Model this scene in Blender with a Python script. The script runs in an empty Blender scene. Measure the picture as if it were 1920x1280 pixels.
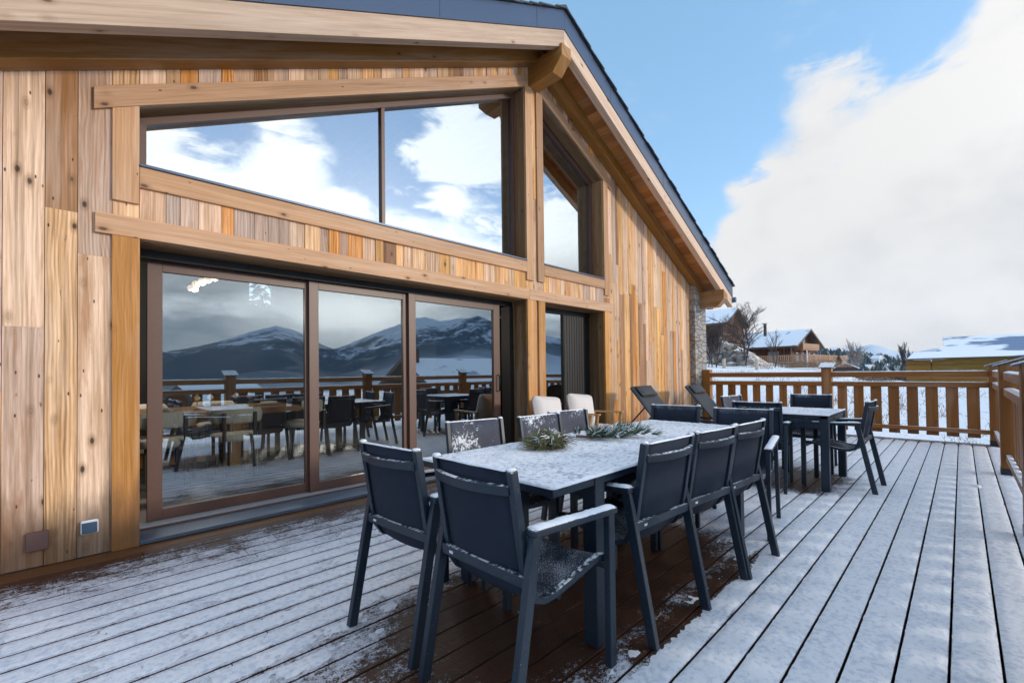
import bpy, bmesh, math, random
import numpy as np
from mathutils import Vector, Matrix, noise as mnoise
random.seed(7)
rad = math.radians
SC = bpy.context.scene
COL = SC.collection
SLOPE = .4817; RIDGE_X = 4.54

# ------------------------------------------------------------------ node helpers
class X:
    """a node socket with arithmetic"""
    def __init__(s, nt, sock): s.nt, s.s = nt, sock
    def _m(s, op, b=None, c=None, clamp=False):
        n = s.nt.nodes.new('ShaderNodeMath'); n.operation = op; n.use_clamp = clamp
        for i, v in enumerate((s, b, c)):
            if v is None: continue
            if isinstance(v, X): s.nt.links.new(v.s, n.inputs[i])
            else: n.inputs[i].default_value = v
        return X(s.nt, n.outputs[0])
    def __add__(s, o): return s._m('ADD', o)
    __radd__ = __add__
    def __sub__(s, o): return s._m('SUBTRACT', o)
    def __rsub__(s, o): return const(s.nt, o)._m('SUBTRACT', s)
    def __mul__(s, o): return s._m('MULTIPLY', o)
    __rmul__ = __mul__
    def __truediv__(s, o): return s._m('DIVIDE', o)
    def clamp(s): return s._m('ADD', 0., clamp=True)
    def sin(s): return s._m('SINE')
    def abs(s): return s._m('ABSOLUTE')
    def frac(s): return s._m('FRACT')
    def pow(s, p): return s._m('POWER', p)
    def min(s, o): return s._m('MINIMUM', o)
    def max(s, o): return s._m('MAXIMUM', o)
    def step(s, a, b, smooth=True):
        n = s.nt.nodes.new('ShaderNodeMapRange'); n.interpolation_type = 'SMOOTHSTEP' if smooth else 'LINEAR'
        s.nt.links.new(s.s, n.inputs[0]); n.inputs[1].default_value = a; n.inputs[2].default_value = b
        return X(s.nt, n.outputs[0])
def const(nt, v):
    n = nt.nodes.new('ShaderNodeValue'); n.outputs[0].default_value = v; return X(nt, n.outputs[0])
def setin(nt, inp, v):
    if isinstance(v, X): nt.links.new(v.s, inp)
    elif isinstance(v, (tuple, list)) and inp.type == 'RGBA': inp.default_value = (*v[:3], 1)
    else: inp.default_value = v
def vec(nt, x, y, z):
    n = nt.nodes.new('ShaderNodeCombineXYZ')
    for i, v in enumerate((x, y, z)): setin(nt, n.inputs[i], v)
    return X(nt, n.outputs[0])
def sep(nt, v):
    n = nt.nodes.new('ShaderNodeSeparateXYZ'); nt.links.new(v.s, n.inputs[0])
    return [X(nt, o) for o in n.outputs]
def mix(nt, f, a, b):
    n = nt.nodes.new('ShaderNodeMix'); n.data_type = 'RGBA'
    setin(nt, n.inputs[0], f); setin(nt, n.inputs[6], a); setin(nt, n.inputs[7], b)
    return X(nt, n.outputs[2])
def noise(nt, v, scale, detail=4, rough=.55, dist=0.):
    n = nt.nodes.new('ShaderNodeTexNoise'); nt.links.new(v.s, n.inputs['Vector'])
    n.inputs['Scale'].default_value = scale; n.inputs['Detail'].default_value = detail
    n.inputs['Roughness'].default_value = rough; n.inputs['Distortion'].default_value = dist
    return X(nt, n.outputs[0])
def voro(nt, v, scale, feature='F1', out=0):
    n = nt.nodes.new('ShaderNodeTexVoronoi'); n.feature = feature; nt.links.new(v.s, n.inputs['Vector'])
    n.inputs['Scale'].default_value = scale
    return X(nt, n.outputs[out])
def curve(nt, f, pts, xr, yr=(0, 1)):
    """piecewise-linear lookup of f over xr, values over yr"""
    n = nt.nodes.new('ShaderNodeFloatCurve')
    t = (f - xr[0]) * (1. / (xr[1] - xr[0])); nt.links.new(t.s, n.inputs['Value'])
    cm = n.mapping; c = cm.curves[0]
    pp = [((x - xr[0]) / (xr[1] - xr[0]), (y - yr[0]) / (yr[1] - yr[0])) for x, y in pts]
    c.points[0].location = pp[0]; c.points[1].location = pp[-1]
    for p in pp[1:-1]: c.points.new(*p)
    cm.update()
    return X(nt, n.outputs[0]) * (yr[1] - yr[0]) + yr[0]
def attr(nt, name):
    n = nt.nodes.new('ShaderNodeAttribute'); n.attribute_name = name; return X(nt, n.outputs['Vector'])
def coords(nt, kind='Object'):
    n = nt.nodes.new('ShaderNodeTexCoord'); return X(nt, n.outputs[kind])
def position(nt):
    n = nt.nodes.new('ShaderNodeNewGeometry'); return X(nt, n.outputs['Position'])
def normal(nt):
    n = nt.nodes.new('ShaderNodeNewGeometry'); return X(nt, n.outputs['Normal'])
def bump(nt, h, strength=.3, dist=.01):
    n = nt.nodes.new('ShaderNodeBump'); n.inputs['Strength'].default_value = strength; n.inputs['Distance'].default_value = dist
    nt.links.new(h.s, n.inputs['Height']); return X(nt, n.outputs[0])
def material(name):
    m = bpy.data.materials.new(name); m.use_nodes = True; nt = m.node_tree; nt.nodes.clear()
    out = nt.nodes.new('ShaderNodeOutputMaterial'); b = nt.nodes.new('ShaderNodeBsdfPrincipled')
    nt.links.new(b.outputs[0], out.inputs[0])
    return m, nt, b
def bs(nt, b, color=None, rough=None, metal=None, nrm=None, spec=None, emis=None, estr=None, sss=None):
    if color is not None: setin(nt, b.inputs['Base Color'], color)
    if rough is not None: setin(nt, b.inputs['Roughness'], rough)
    if metal is not None: setin(nt, b.inputs['Metallic'], metal)
    if nrm is not None: setin(nt, b.inputs['Normal'], nrm)
    if spec is not None: setin(nt, b.inputs['Specular IOR Level'], spec)
    if emis is not None: setin(nt, b.inputs['Emission Color'], emis); b.inputs['Emission Strength'].default_value = estr

def plain(name, col, rough=.6, var=.25, scale=12, metal=0., spec=.5, bm_=.0):
    m, nt, b = material(name)
    n = noise(nt, coords(nt), scale, 5)
    c = mix(nt, n, tuple(v * (1 - var) for v in col), tuple(min(1, v * (1 + var)) for v in col))
    bs(nt, b, c, rough, metal, spec=spec)
    if bm_: bs(nt, b, nrm=bump(nt, noise(nt, coords(nt), scale * 6, 3), bm_, .004))
    return m

SNOW_A = (.86, .89, .94)
def wood(name, tones, grain=.45, knots=.8, rough=.6, stain=None, contrast=1., snowtop=0., cath=.5, spec=.35, nail=False, crk=.6):
    """timber driven by the 'gco' attribute: (along, across, random)"""
    m, nt, b = material(name)
    a, c, r = sep(nt, attr(nt, 'gco'))
    r1 = r * 37.7
    warp = noise(nt, vec(nt, a * .9, c * 4., r1), 1., 3)
    fine = noise(nt, vec(nt, a * 2.5, c * 95., r1), 1., 4, .65)
    mid = noise(nt, vec(nt, a * 1.1, c * 22. + warp * 2.5, r1), 1., 4, .6)
    cathm = (r * 23.1).frac().step(.45, .95)
    rings = ((c * 300. + warp * 34.).sin() * .5 + .5).pow(1.4) * (cathm * .5 + .15)
    kv = vec(nt, a * 4.2 + r1, c * 8.5 + r1, r1)
    vn = nt.nodes.new('ShaderNodeTexVoronoi'); nt.links.new(kv.s, vn.inputs['Vector']); vn.inputs['Scale'].default_value = 1.
    kd = X(nt, vn.outputs['Distance']); kc = sep(nt, X(nt, vn.outputs['Color']))[0]
    ringk = ((kd * 110. + warp * 9.).sin() * .5 + .5) * kd.step(.30, .08) * .5 * kc.step(.45, .5)
    knot = (kd + (fine - .5) * .06).step(.125, .05) * kc.step(.45, .5) * knots
    halo = kd.step(.28, .06) * kc.step(.45, .5) * knots
    # tone of the piece
    rr = (r * 7.31).frac()
    ramp = nt.nodes.new('ShaderNodeValToRGB'); nt.links.new(rr.s, ramp.inputs[0]); cr = ramp.color_ramp; cr.interpolation = 'CONSTANT'
    cr.elements[0].position = 0; cr.elements[0].color = (*tones[0], 1)
    for e in range(1, len(tones)):
        if e == 1: cr.elements[1].position = e / len(tones); cr.elements[1].color = (*tones[e], 1)
        else: el = cr.elements.new(e / len(tones)); el.color = (*tones[e], 1)
    if len(tones) == 1: cr.elements[1].color = (*tones[0], 1)
    base = X(nt, ramp.outputs[0])
    dark = ((1 - mid) * .9 + (1 - fine) * .8 + rings * cath * .5 + ringk * .35 - .72) * grain * contrast
    val = (1 - dark).max(.12)
    bright = (r * 13.7).frac() * .5 + (.90 if stain else .82)
    hs = nt.nodes.new('ShaderNodeHueSaturation'); nt.links.new(base.s, hs.inputs['Color']); nt.links.new((val * bright).s, hs.inputs['Value'])
    nt.links.new((dark * .5 + 1.08).s, hs.inputs['Saturation'])
    col = X(nt, hs.outputs[0])
    streak = noise(nt, vec(nt, a * .35, c * 38., r1 + 3), 1., 3, .6).step(.50, .66)
    col = mix(nt, streak * .42 * contrast, col, mix(nt, .6, col, (.16, .085, .04)))
    grey = noise(nt, vec(nt, a * .6, c * 7., r1 + 19), 1., 4, .6).step(.50, .68)
    col = mix(nt, grey * .32 * contrast, col, mix(nt, .55, col, (.62, .53, .46)))
    patch = noise(nt, vec(nt, a * .8, c * 5., r1 + 9), 1., 5, .65).step(.53, .66) * .6
    col = mix(nt, patch * contrast * .8, col, mix(nt, .5, col, (.36, .15, .045)) if stain else mix(nt, .25, col, (.2, .12, .07)))
    crack = noise(nt, vec(nt, a * .7, c * 60., r1 + 31), 1., 2, .5).step(.685, .72) * crk
    col = mix(nt, crack * .7, col, (.06, .035, .02))
    if stain:
        ow = noise(nt, vec(nt, a * 1.6, c * 14., r1 + 41), 1., 5, .7).step(.54, .62) * (r * 3.7).frac().step(.35, .6)
        col = mix(nt, ow * .7, col, mix(nt, .4, col, (.42, .15, .035)))
        sm_ = noise(nt, vec(nt, a * 5., c * 16., r1 + 51), 1., 5, .7).step(.64, .70) * (r * 17.7).frac().step(.55, .7)
        col = mix(nt, sm_ * .7, col, (.09, .05, .03))
    col = mix(nt, halo * .45, col, (.22, .11, .05))
    col = mix(nt, knot * .9, col, (.035, .02, .012))
    if nail:
        nd = voro(nt, vec(nt, a * 5.2 + 5, c * 14 + r1, r1), 1.)
        col = mix(nt, nd.step(.085, .045) * .9, col, (.02, .014, .01))
    if stain:
        p = position(nt); px, py, pz = sep(nt, p)
        wn = noise(nt, vec(nt, px * 9., py, pz * 1.3), 1., 5, .65)
        wet = ((.62 - pz) * 1.0 + wn * .9 - .42).step(.15, .5)
        col = mix(nt, wet * .75, col, mix(nt, (r * 5.1).frac(), (.30, .115, .03), (.07, .045, .03)))
    if snowtop:
        nz = sep(nt, normal(nt))[2]; P = position(nt)
        sm = nz.step(.6, .85) * (noise(nt, P, 26, 4) + noise(nt, P, 3.5, 2) - .62 + (snowtop - .5)).step(.2, .5)
        col = mix(nt, sm, col, SNOW_A)
        bs(nt, b, rough=mix(nt, sm, (rough,) * 3, (.8,) * 3))
    else: bs(nt, b, rough=rough)
    h = mid * .5 + fine * .5 + rings * .12 * cath - knot
    bs(nt, b, col, nrm=bump(nt, h, .55, .0035), spec=spec)
    return m

TONES_CLAD = [(0.770, 0.510, 0.326), (0.770, 0.463, 0.240), (0.580, 0.435, 0.355), (0.730, 0.444, 0.259), (0.420, 0.246, 0.149), (0.780, 0.567, 0.422), (0.660, 0.331, 0.158), (0.720, 0.501, 0.365), (0.520, 0.378, 0.298), (0.740, 0.444, 0.250), (0.340, 0.198, 0.130), (0.700, 0.472, 0.336), (0.760, 0.539, 0.384)]
M_CLAD = wood('reclaimed_cladding', TONES_CLAD, .88, 1., .68, stain=True, nail=True, cath=.85, contrast=1.35)
M_TRIM = wood('trim_timber', [(.55, .34, .215), (.50, .30, .18), (.59, .375, .245)], .6, .9, .55, cath=.35, nail=True)
M_JAMB = wood('jamb_timber', [(.53, .275, .115), (.48, .24, .10)], .65, .7, .55, cath=.35, stain=True)
M_BARGE = wood('barge_timber', [(.62, .455, .34)], .55, .8, .6, cath=.4)
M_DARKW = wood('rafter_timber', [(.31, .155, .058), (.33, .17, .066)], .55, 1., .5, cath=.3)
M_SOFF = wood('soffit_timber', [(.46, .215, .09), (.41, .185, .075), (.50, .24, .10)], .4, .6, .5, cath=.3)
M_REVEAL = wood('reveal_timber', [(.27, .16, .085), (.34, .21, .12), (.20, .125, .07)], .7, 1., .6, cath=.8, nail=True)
M_RAIL = wood('railing_timber', [(.29, .13, .048), (.25, .11, .040), (.32, .145, .055)], .45, .5, .5, snowtop=.62, cath=.35)
M_PLANK = wood('railing_plank', [(.29, .128, .046), (.25, .108, .040), (.32, .145, .055)], .45, .6, .5, cath=.5, snowtop=.6)
M_OAK = wood('oak_table', [(.33, .19, .09)], .6, .7, .5, cath=.4)
M_TEAK = wood('teak_frame', [(.42, .25, .12)], .3, .1, .5)
M_CHALET = wood('chalet_timber', [(.075, .034, .022)], .4, .3, .7)
M_LARCH = wood('larch_timber', [(.40, .25, .17)], .3, .3, .7)
M_WALLB = wood('barn_boards', [(.42, .22, .075), (.32, .17, .06), (.44, .25, .09), (.28, .17, .05)], .5, .5, .65, cath=.3)

def mat_metal(name, col, snow=.5, rough=.42):
    m, nt, b = material(name)
    P = position(nt); nz = sep(nt, normal(nt))[2]
    n1 = noise(nt, P, 55, 4, .6); n2 = noise(nt, P, 7, 2)
    sm = nz.step(.35, .8) * (n1 + n2 * .6 - .8 + (snow - .5) * .7).step(-.06, .14) * (1. if snow > 0 else 0.)
    drops = noise(nt, P, 160, 2).step(.70, .76) * .35
    base = mix(nt, noise(nt, P, 30, 3), tuple(v * .85 for v in col), tuple(v * 1.15 for v in col))
    c = mix(nt, (sm + drops * (1. if snow > 0 else 0.)).clamp(), base, SNOW_A)
    bs(nt, b, c, rough, spec=.5, nrm=bump(nt, n1 * sm + noise(nt, P, 400, 2) * .06, .5, .006))
    return m
M_METAL = mat_metal('slate_blue_aluminium', (.012, .025, .043), .5)
M_METALB = mat_metal('dry_aluminium', (.018, .032, .052), 0.)
def mat_fabric(name, col, kind):
    m, nt, b = material(name)
    P = coords(nt); x, y, z = sep(nt, P)
    W = position(nt)
    wv = ((x * 1400.).sin() * (z * 1400.).sin()) * .12 + .9
    n1 = noise(nt, P, 55, 5, .65); n2 = noise(nt, W, 5, 3, .6)
    base = mix(nt, noise(nt, P, 18, 3), tuple(v * .85 for v in col), tuple(v * 1.2 for v in col))
    if kind == 'blown':
        nz = sep(nt, normal(nt))
        side = nz[2].step(-.1, .15)
        sm = (n1 * .75 + noise(nt, P, 130, 4, .7) * .4 + n2 * .9 - 1.15).step(-.05, .07) * side
        c = mix(nt, sm, base, SNOW_A)
        bs(nt, b, c, .85, nrm=bump(nt, sm + n1 * .3, .6, .006))
    else:
        nz = sep(nt, normal(nt))[2]
        sm = nz.step(.55, .9) * (noise(nt, P, 240, 4, .75) + n2 * .5 - .77).step(-.03, .12)
        c = mix(nt, sm * .6, base, SNOW_A)
        bs(nt, b, c, .8, nrm=bump(nt, sm + wv * .2, .35, .003))
    bs(nt, b, spec=.25)
    return m
M_FAB = mat_fabric('dark_mesh_fabric', (.018, .026, .044), 'dusted')
M_FABS = mat_fabric('mesh_fabric_blown_snow', (.075, .078, .10), 'blown')

def mat_snow(name, dirt=0., bare=(.05, .075, .12), scale=1., mott=0.):
    m, nt, b = material(name)
    P = position(nt)
    n1 = noise(nt, P, 38 * scale, 5, .62); n2 = noise(nt, P, 260 * scale, 3, .6); n3 = noise(nt, P, 6 * scale, 3)
    c = mix(nt, n1, (.80, .84, .91), (.90, .92, .96))
    if mott:
        mk = (n1 * .8 + n2 * .3 + n3 * .3 - .64).step(-.08 , .10)
        c = mix(nt, mk * (mott) + (1 - mott), bare, c)
    bs(nt, b, c, .75, nrm=bump(nt, n1 * .7 + n2 * .35, .8, .006), spec=.3)
    b.inputs['Subsurface Weight'].default_value = 0.
    return m
M_SNOW = mat_snow('snow')
M_SNOWD = mat_snow('powder_snow', mott=.46, bare=(.38, .46, .64))  # blue sky light tinted into the mottling, no bare boards
M_SNOWT = mat_snow('thin_table_snow', mott=.66, bare=(.17, .22, .33))
M_FRAME = plain('brown_window_frame', (.115, .058, .042), .42, .12, 30)
M_BLACK = plain('black_gasket', (.008, .008, .009), .5)
M_SLATE = plain('slate_sill', (.085, .115, .155), .35, .35, 6, bm_=.2)
M_ALU = plain('bright_aluminium_track', (.55, .56, .58), .35, .1, 20, metal=.6)
M_FASC = plain('blue_grey_flashing', (.055, .085, .145), .33, .2, 60, metal=.3, bm_=.15)
M_TILE = plain('dark_roof_slate', (.022, .026, .034), .55, .5, 14, bm_=.4)
M_CREAM = plain('cream_cushion_fabric', (.70, .64, .61), .85, .06, 20, bm_=.1)
M_BOUC = plain('cream_boucle', (.60, .57, .50), .9, .1, 60, bm_=.3)
M_DKWOOD = plain('dark_stained_wood', (.045, .026, .018), .4)
M_PLATE = plain('stoneware', (.55, .52, .45), .35, .06)
M_PLASTIC = plain('brown_plate_paint', (.14, .072, .062), .5, .08)
M_SOCK = plain('socket_lid', (.045, .085, .14), .4, .08)
M_WHITE = plain('white_plastic', (.72, .75, .80), .4, .04)
M_SHOE = plain('black_post_shoe', (.012, .016, .022), .35)
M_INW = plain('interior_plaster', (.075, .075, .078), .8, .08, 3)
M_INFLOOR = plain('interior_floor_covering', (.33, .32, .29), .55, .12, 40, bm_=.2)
M_CURT = plain('grey_curtain', (.22, .23, .24), .9, .1)
M_BARK = plain('bark', (.075, .055, .048), .9, .35, 8)
M_BIRCH = plain('pale_bark', (.26, .22, .20), .9, .3, 8)
M_NEED = plain('pine_needles', (.13, .13, .05), .6, .5, 40)
M_NEEDB = plain('blue_pine_needles', (.05, .10, .055), .6, .4, 40)
M_TWIG = plain('twig', (.16, .09, .05), .8, .3, 40)
M_CONIF = plain('far_conifer', (.022, .040, .038), .9, .5, .6)
M_REDBUSH = plain('russet_twigs', (.085, .035, .035), .9, .4, 2)
M_GRASSD = plain('dry_grass', (.30, .20, .13), .9, .3, 3)
M_STUC = plain('cream_stucco', (.50, .42, .32), .8, .1, 2)
M_UNDER = plain('shaded_joists', (.010, .008, .007), .9)  # near black: the shade under the deck is in this colour

def mat_stone():
    m, nt, b = material('stacked_stone')
    P = position(nt); x, y, z = sep(nt, P)
    w = noise(nt, P, 3., 2) * .06
    q = vec(nt, x * 3.4 + y * 7., z * 9.5 + w * 10, const(nt, 0.))
    br = nt.nodes.new('ShaderNodeTexVoronoi'); br.feature = 'F1'; br.distance = 'CHEBYCHEV'; nt.links.new(q.s, br.inputs['Vector']); br.inputs['Scale'].default_value = 1.; br.inputs['Randomness'].default_value = .75
    e = nt.nodes.new('ShaderNodeTexVoronoi'); e.feature = 'DISTANCE_TO_EDGE'; nt.links.new(q.s, e.inputs['Vector']); e.inputs['Scale'].default_value = 1.; e.inputs['Randomness'].default_value = .75
    ce = X(nt, e.outputs[0]).step(.07, .02); k = sep(nt, X(nt, br.outputs['Color']))
    c = mix(nt, k[0], (.27, .26, .265), (.47, .44, .39)); c = mix(nt, k[1].step(.7, .8) * .7, c, (.44, .33, .23))
    c = mix(nt, noise(nt, P, 30, 4) * .5, c, (.22, .21, .22)); c = mix(nt, ce * .75, c, (.13, .125, .12))
    bs(nt, b, c, .85, nrm=bump(nt, ce * -1.0 + noise(nt, P, 40, 4) * .3, .9, .02)); return m
M_STONE = mat_stone()
def mat_boulder():
    m, nt, b = material('boulder'); P = position(nt); nz = sep(nt, normal(nt))[2]
    rr_ = sep(nt, attr(nt, 'gco'))[2]
    c = mix(nt, noise(nt, P, 1.6, 4) * .5 + rr_ * .8 - .15, (.09, .085, .085), (.50, .43, .36))
    sm = (nz * 1.1 + noise(nt, P, .8, 3) * 1.6 - 1.75).step(.0, .15)
    bs(nt, b, mix(nt, sm, c, SNOW_A), .9, nrm=bump(nt, noise(nt, P, 5, 4), .6, .1)); return m
M_BOULD = mat_boulder()
def mat_snowroof(name, under, amount, scale):
    m, nt, b = material(name); P = position(nt); x, y, z = sep(nt, P)
    n = noise(nt, vec(nt, x, y, z * 1.5), scale, 4, .5)
    ln = ((z * 38.).sin() * .5 + .5) * .25 + noise(nt, vec(nt, x * .6, y * .6, z * 25), 1., 3) * .5
    under2 = mix(nt, ln, under, tuple(min(1, v * 1.6) for v in under))
    c = mix(nt, (n + amount).step(.475, .525), under2, SNOW_A)
    nz = sep(nt, normal(nt))[2]; c = mix(nt, nz.step(.25, .45), (.10, .075, .06), c)
    bs(nt, b, c, .7); return m
M_ROOFA = mat_snowroof('snowy_slate_roof', (.11, .17, .28), .03, .38)
M_ROOFB = mat_snowroof('snowy_chalet_roof', (.28, .34, .44), .14, .5)
def mat_deck():
    m, nt, b = material('larch_deck_boards_with_snow')
    P = position(nt); x, y, z = sep(nt, P); nz = sep(nt, normal(nt))[2]
    a, c, r = sep(nt, attr(nt, 'gco'))
    g = noise(nt, vec(nt, a * 1.5, c * 70., r * 31), 1., 4, .6); g2 = noise(nt, vec(nt, a * .5, c * 9., r * 17), 1., 3)
    w = mix(nt, g * .8 + g2 * .4 - .1, (.014, .006, .004), (.085, .032, .016))
    w = mix(nt, (r * 9.1).frac() * .4, w, mix(nt, g, (.03, .011, .006), (.115, .045, .020)))
    w = mix(nt, y.step(-.22, -.1) * .6, w, (.20, .085, .03))
    def rect(x0, x1, y0, y1, s):
        return x.step(x0 - s, x0 + s) * x.step(x1 + s, x1 - s) * y.step(y0 - s, y0 + s) * y.step(y1 + s, y1 - s)
    bar1 = rect(1.05, 3.15, -3.0, -2.1, .42); bar1b = rect(.5, 1.35, -2.9, -2.3, .5) * .6
    bar2 = rect(4.95, 6.2, -3.22, -2.35, .25) * .62
    bar3 = rect(1.6, 3.1, -3.2, -3.0, .15) * .7
    wall = y.step(-.42, -.05) * .85
    wall = wall.max(y.step(-.9, -.1) * .38)
    left = y.step(-3.3, -2.7) * .13 * x.step(5.5, 3.0)
    endr = x.step(9.2, 9.85) * .55
    sideb = y.step(-4.18, -4.35) * .35
    bare = (bar1 * .93).max(bar1b).max(bar2).max(bar3).max(wall).max(endr).max(sideb)
    bare = (bare + left).min(1.05)
    ed = ((y + 3.7215) * (1 / .149)).frac(); ed = (ed - .5).abs() * 2
    bare = bare + ed.step(.86, 1.0) * .34 + (noise(nt, P, 1.7, 3) - .42).max(0.) * .5 + .03
    W = vec(nt, x, y * 1.35, z)
    nn = noise(nt, W, 34, 6, .72) * .60 + noise(nt, W, 5.5, 4, .6) * .40 + (noise(nt, W, 130, 3) - .5) * .42
    th = bare * .50 + .245
    sm = (nn - th).step(-.035, .05) * nz.step(.5, .9)
    sc = mix(nt, (noise(nt, W, 60, 6, .75) * 1.6 - .3).clamp(), (.56, .62, .76), (.93, .94, .97))  # mottled blue shadows painted into the snow colour
    thick = (nn - th).step(0., .22)
    sc = mix(nt, thick, mix(nt, .45, sc, (.36, .37, .44)), sc)
    col = mix(nt, sm * (thick * .25 + .75), w, sc)
    bs(nt, b, col, mix(nt, sm, (.42,) * 3, (.8,) * 3), nrm=bump(nt, sm * .8 + nn * 1.2 + g * .1, .85, .008), spec=.28)
    return m
M_DECK = mat_deck()
def mat_ground():
    m, nt, b = material('snowy_field'); P = position(nt); x, y, z = sep(nt, P)
    Q = vec(nt, x, y, const(nt, 0.))
    n1 = noise(nt, Q, .35, 5, .65); n2 = noise(nt, Q, 4.5, 5, .7); n3 = noise(nt, vec(nt, x * 6, y * 17, 0.), 1., 4, .7)
    mk = (n1 * .35 + n2 * .4 + n3 * .45 - .60).step(.04, .13)
    c = mix(nt, mk * .75, mix(nt, n2, (.82, .86, .93), (.90, .92, .95)), mix(nt, n3, (.16, .12, .09), (.30, .26, .22)))
    far = (x * x + y * y)._m('SQRT')
    town = (voro(nt, Q, .055).step(.62, .38)) * noise(nt, Q, .02, 3).step(.42, .58) * far.step(190, 260)
    c = mix(nt, town * .85, c, (.035, .05, .055))
    bs(nt, b, c, .85, nrm=bump(nt, n2 + n3 * .6, .7, .08)); return m
M_GROUND = mat_ground()
def mat_mount():
    m, nt, b = material('snowy_mountain'); P = position(nt); x, y, z = sep(nt, P)
    n1 = noise(nt, P, .0022, 6, .62); n2 = noise(nt, P, .012, 6, .7); n3 = noise(nt, vec(nt, x, y, z * .35), .035, 4, .7)
    nz = sep(nt, normal(nt))[2]
    far = (x * x + y * y)._m('SQRT')
    hgt = z * (1 / 430.)
    mk = (hgt * .55 + n1 * 1.15 + n2 * .75 + n3 * .3 - 1.42).step(-.05, .13)
    east = y.step(-2300., -1200.)
    mk = (mk * .85).max(east * .93)
    hazed_forest = mix(nt, n3, (.012, .046, .080), (.036, .085, .125))  # blue of the distant haze is mixed into the tree colour
    bs(nt, b, mix(nt, mk, hazed_forest, (.62, .70, .80)), .95, spec=.05); return m
M_MOUNT = mat_mount()
def mat_glass(name, base=.30, tint=(.62, .66, .66)):
    m = bpy.data.materials.new(name); m.use_nodes = True; nt = m.node_tree; nt.nodes.clear()
    out = nt.nodes.new('ShaderNodeOutputMaterial'); mx = nt.nodes.new('ShaderNodeMixShader')
    t = nt.nodes.new('ShaderNodeBsdfTransparent'); t.inputs[0].default_value = (*tint, 1)
    g = nt.nodes.new('ShaderNodeBsdfGlossy'); g.inputs['Roughness'].default_value = 0.; g.inputs[0].default_value = (.86, .95, 1., 1)
    f = nt.nodes.new('ShaderNodeFresnel'); f.inputs[0].default_value = 1.5
    fac = (X(nt, f.outputs[0]) + base).clamp(); nt.links.new(fac.s, mx.inputs[0])
    nt.links.new(t.outputs[0], mx.inputs[1]); nt.links.new(g.outputs[0], mx.inputs[2]); nt.links.new(mx.outputs[0], out.inputs[0])
    return m
M_GLASS = mat_glass('coated_window_glass', .37, (.80, .86, .88))
M_GLASSU = mat_glass('upper_window_glass', .46, (.45, .48, .50))
def mat_drink():
    m, nt, b = material('clear_drinking_glass'); b.inputs['Transmission Weight'].default_value = 1.; bs(nt, b, (.95, .97, 1.), .02); b.inputs['IOR'].default_value = 1.3; return m
M_DRINK = mat_drink()
m_, nt_, b_ = material('glowing_lamp_globe'); bs(nt_, b_, (.9, .8, .7), .3, emis=(1., .72, .45), estr=.5); M_GLOBE = m_

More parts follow.
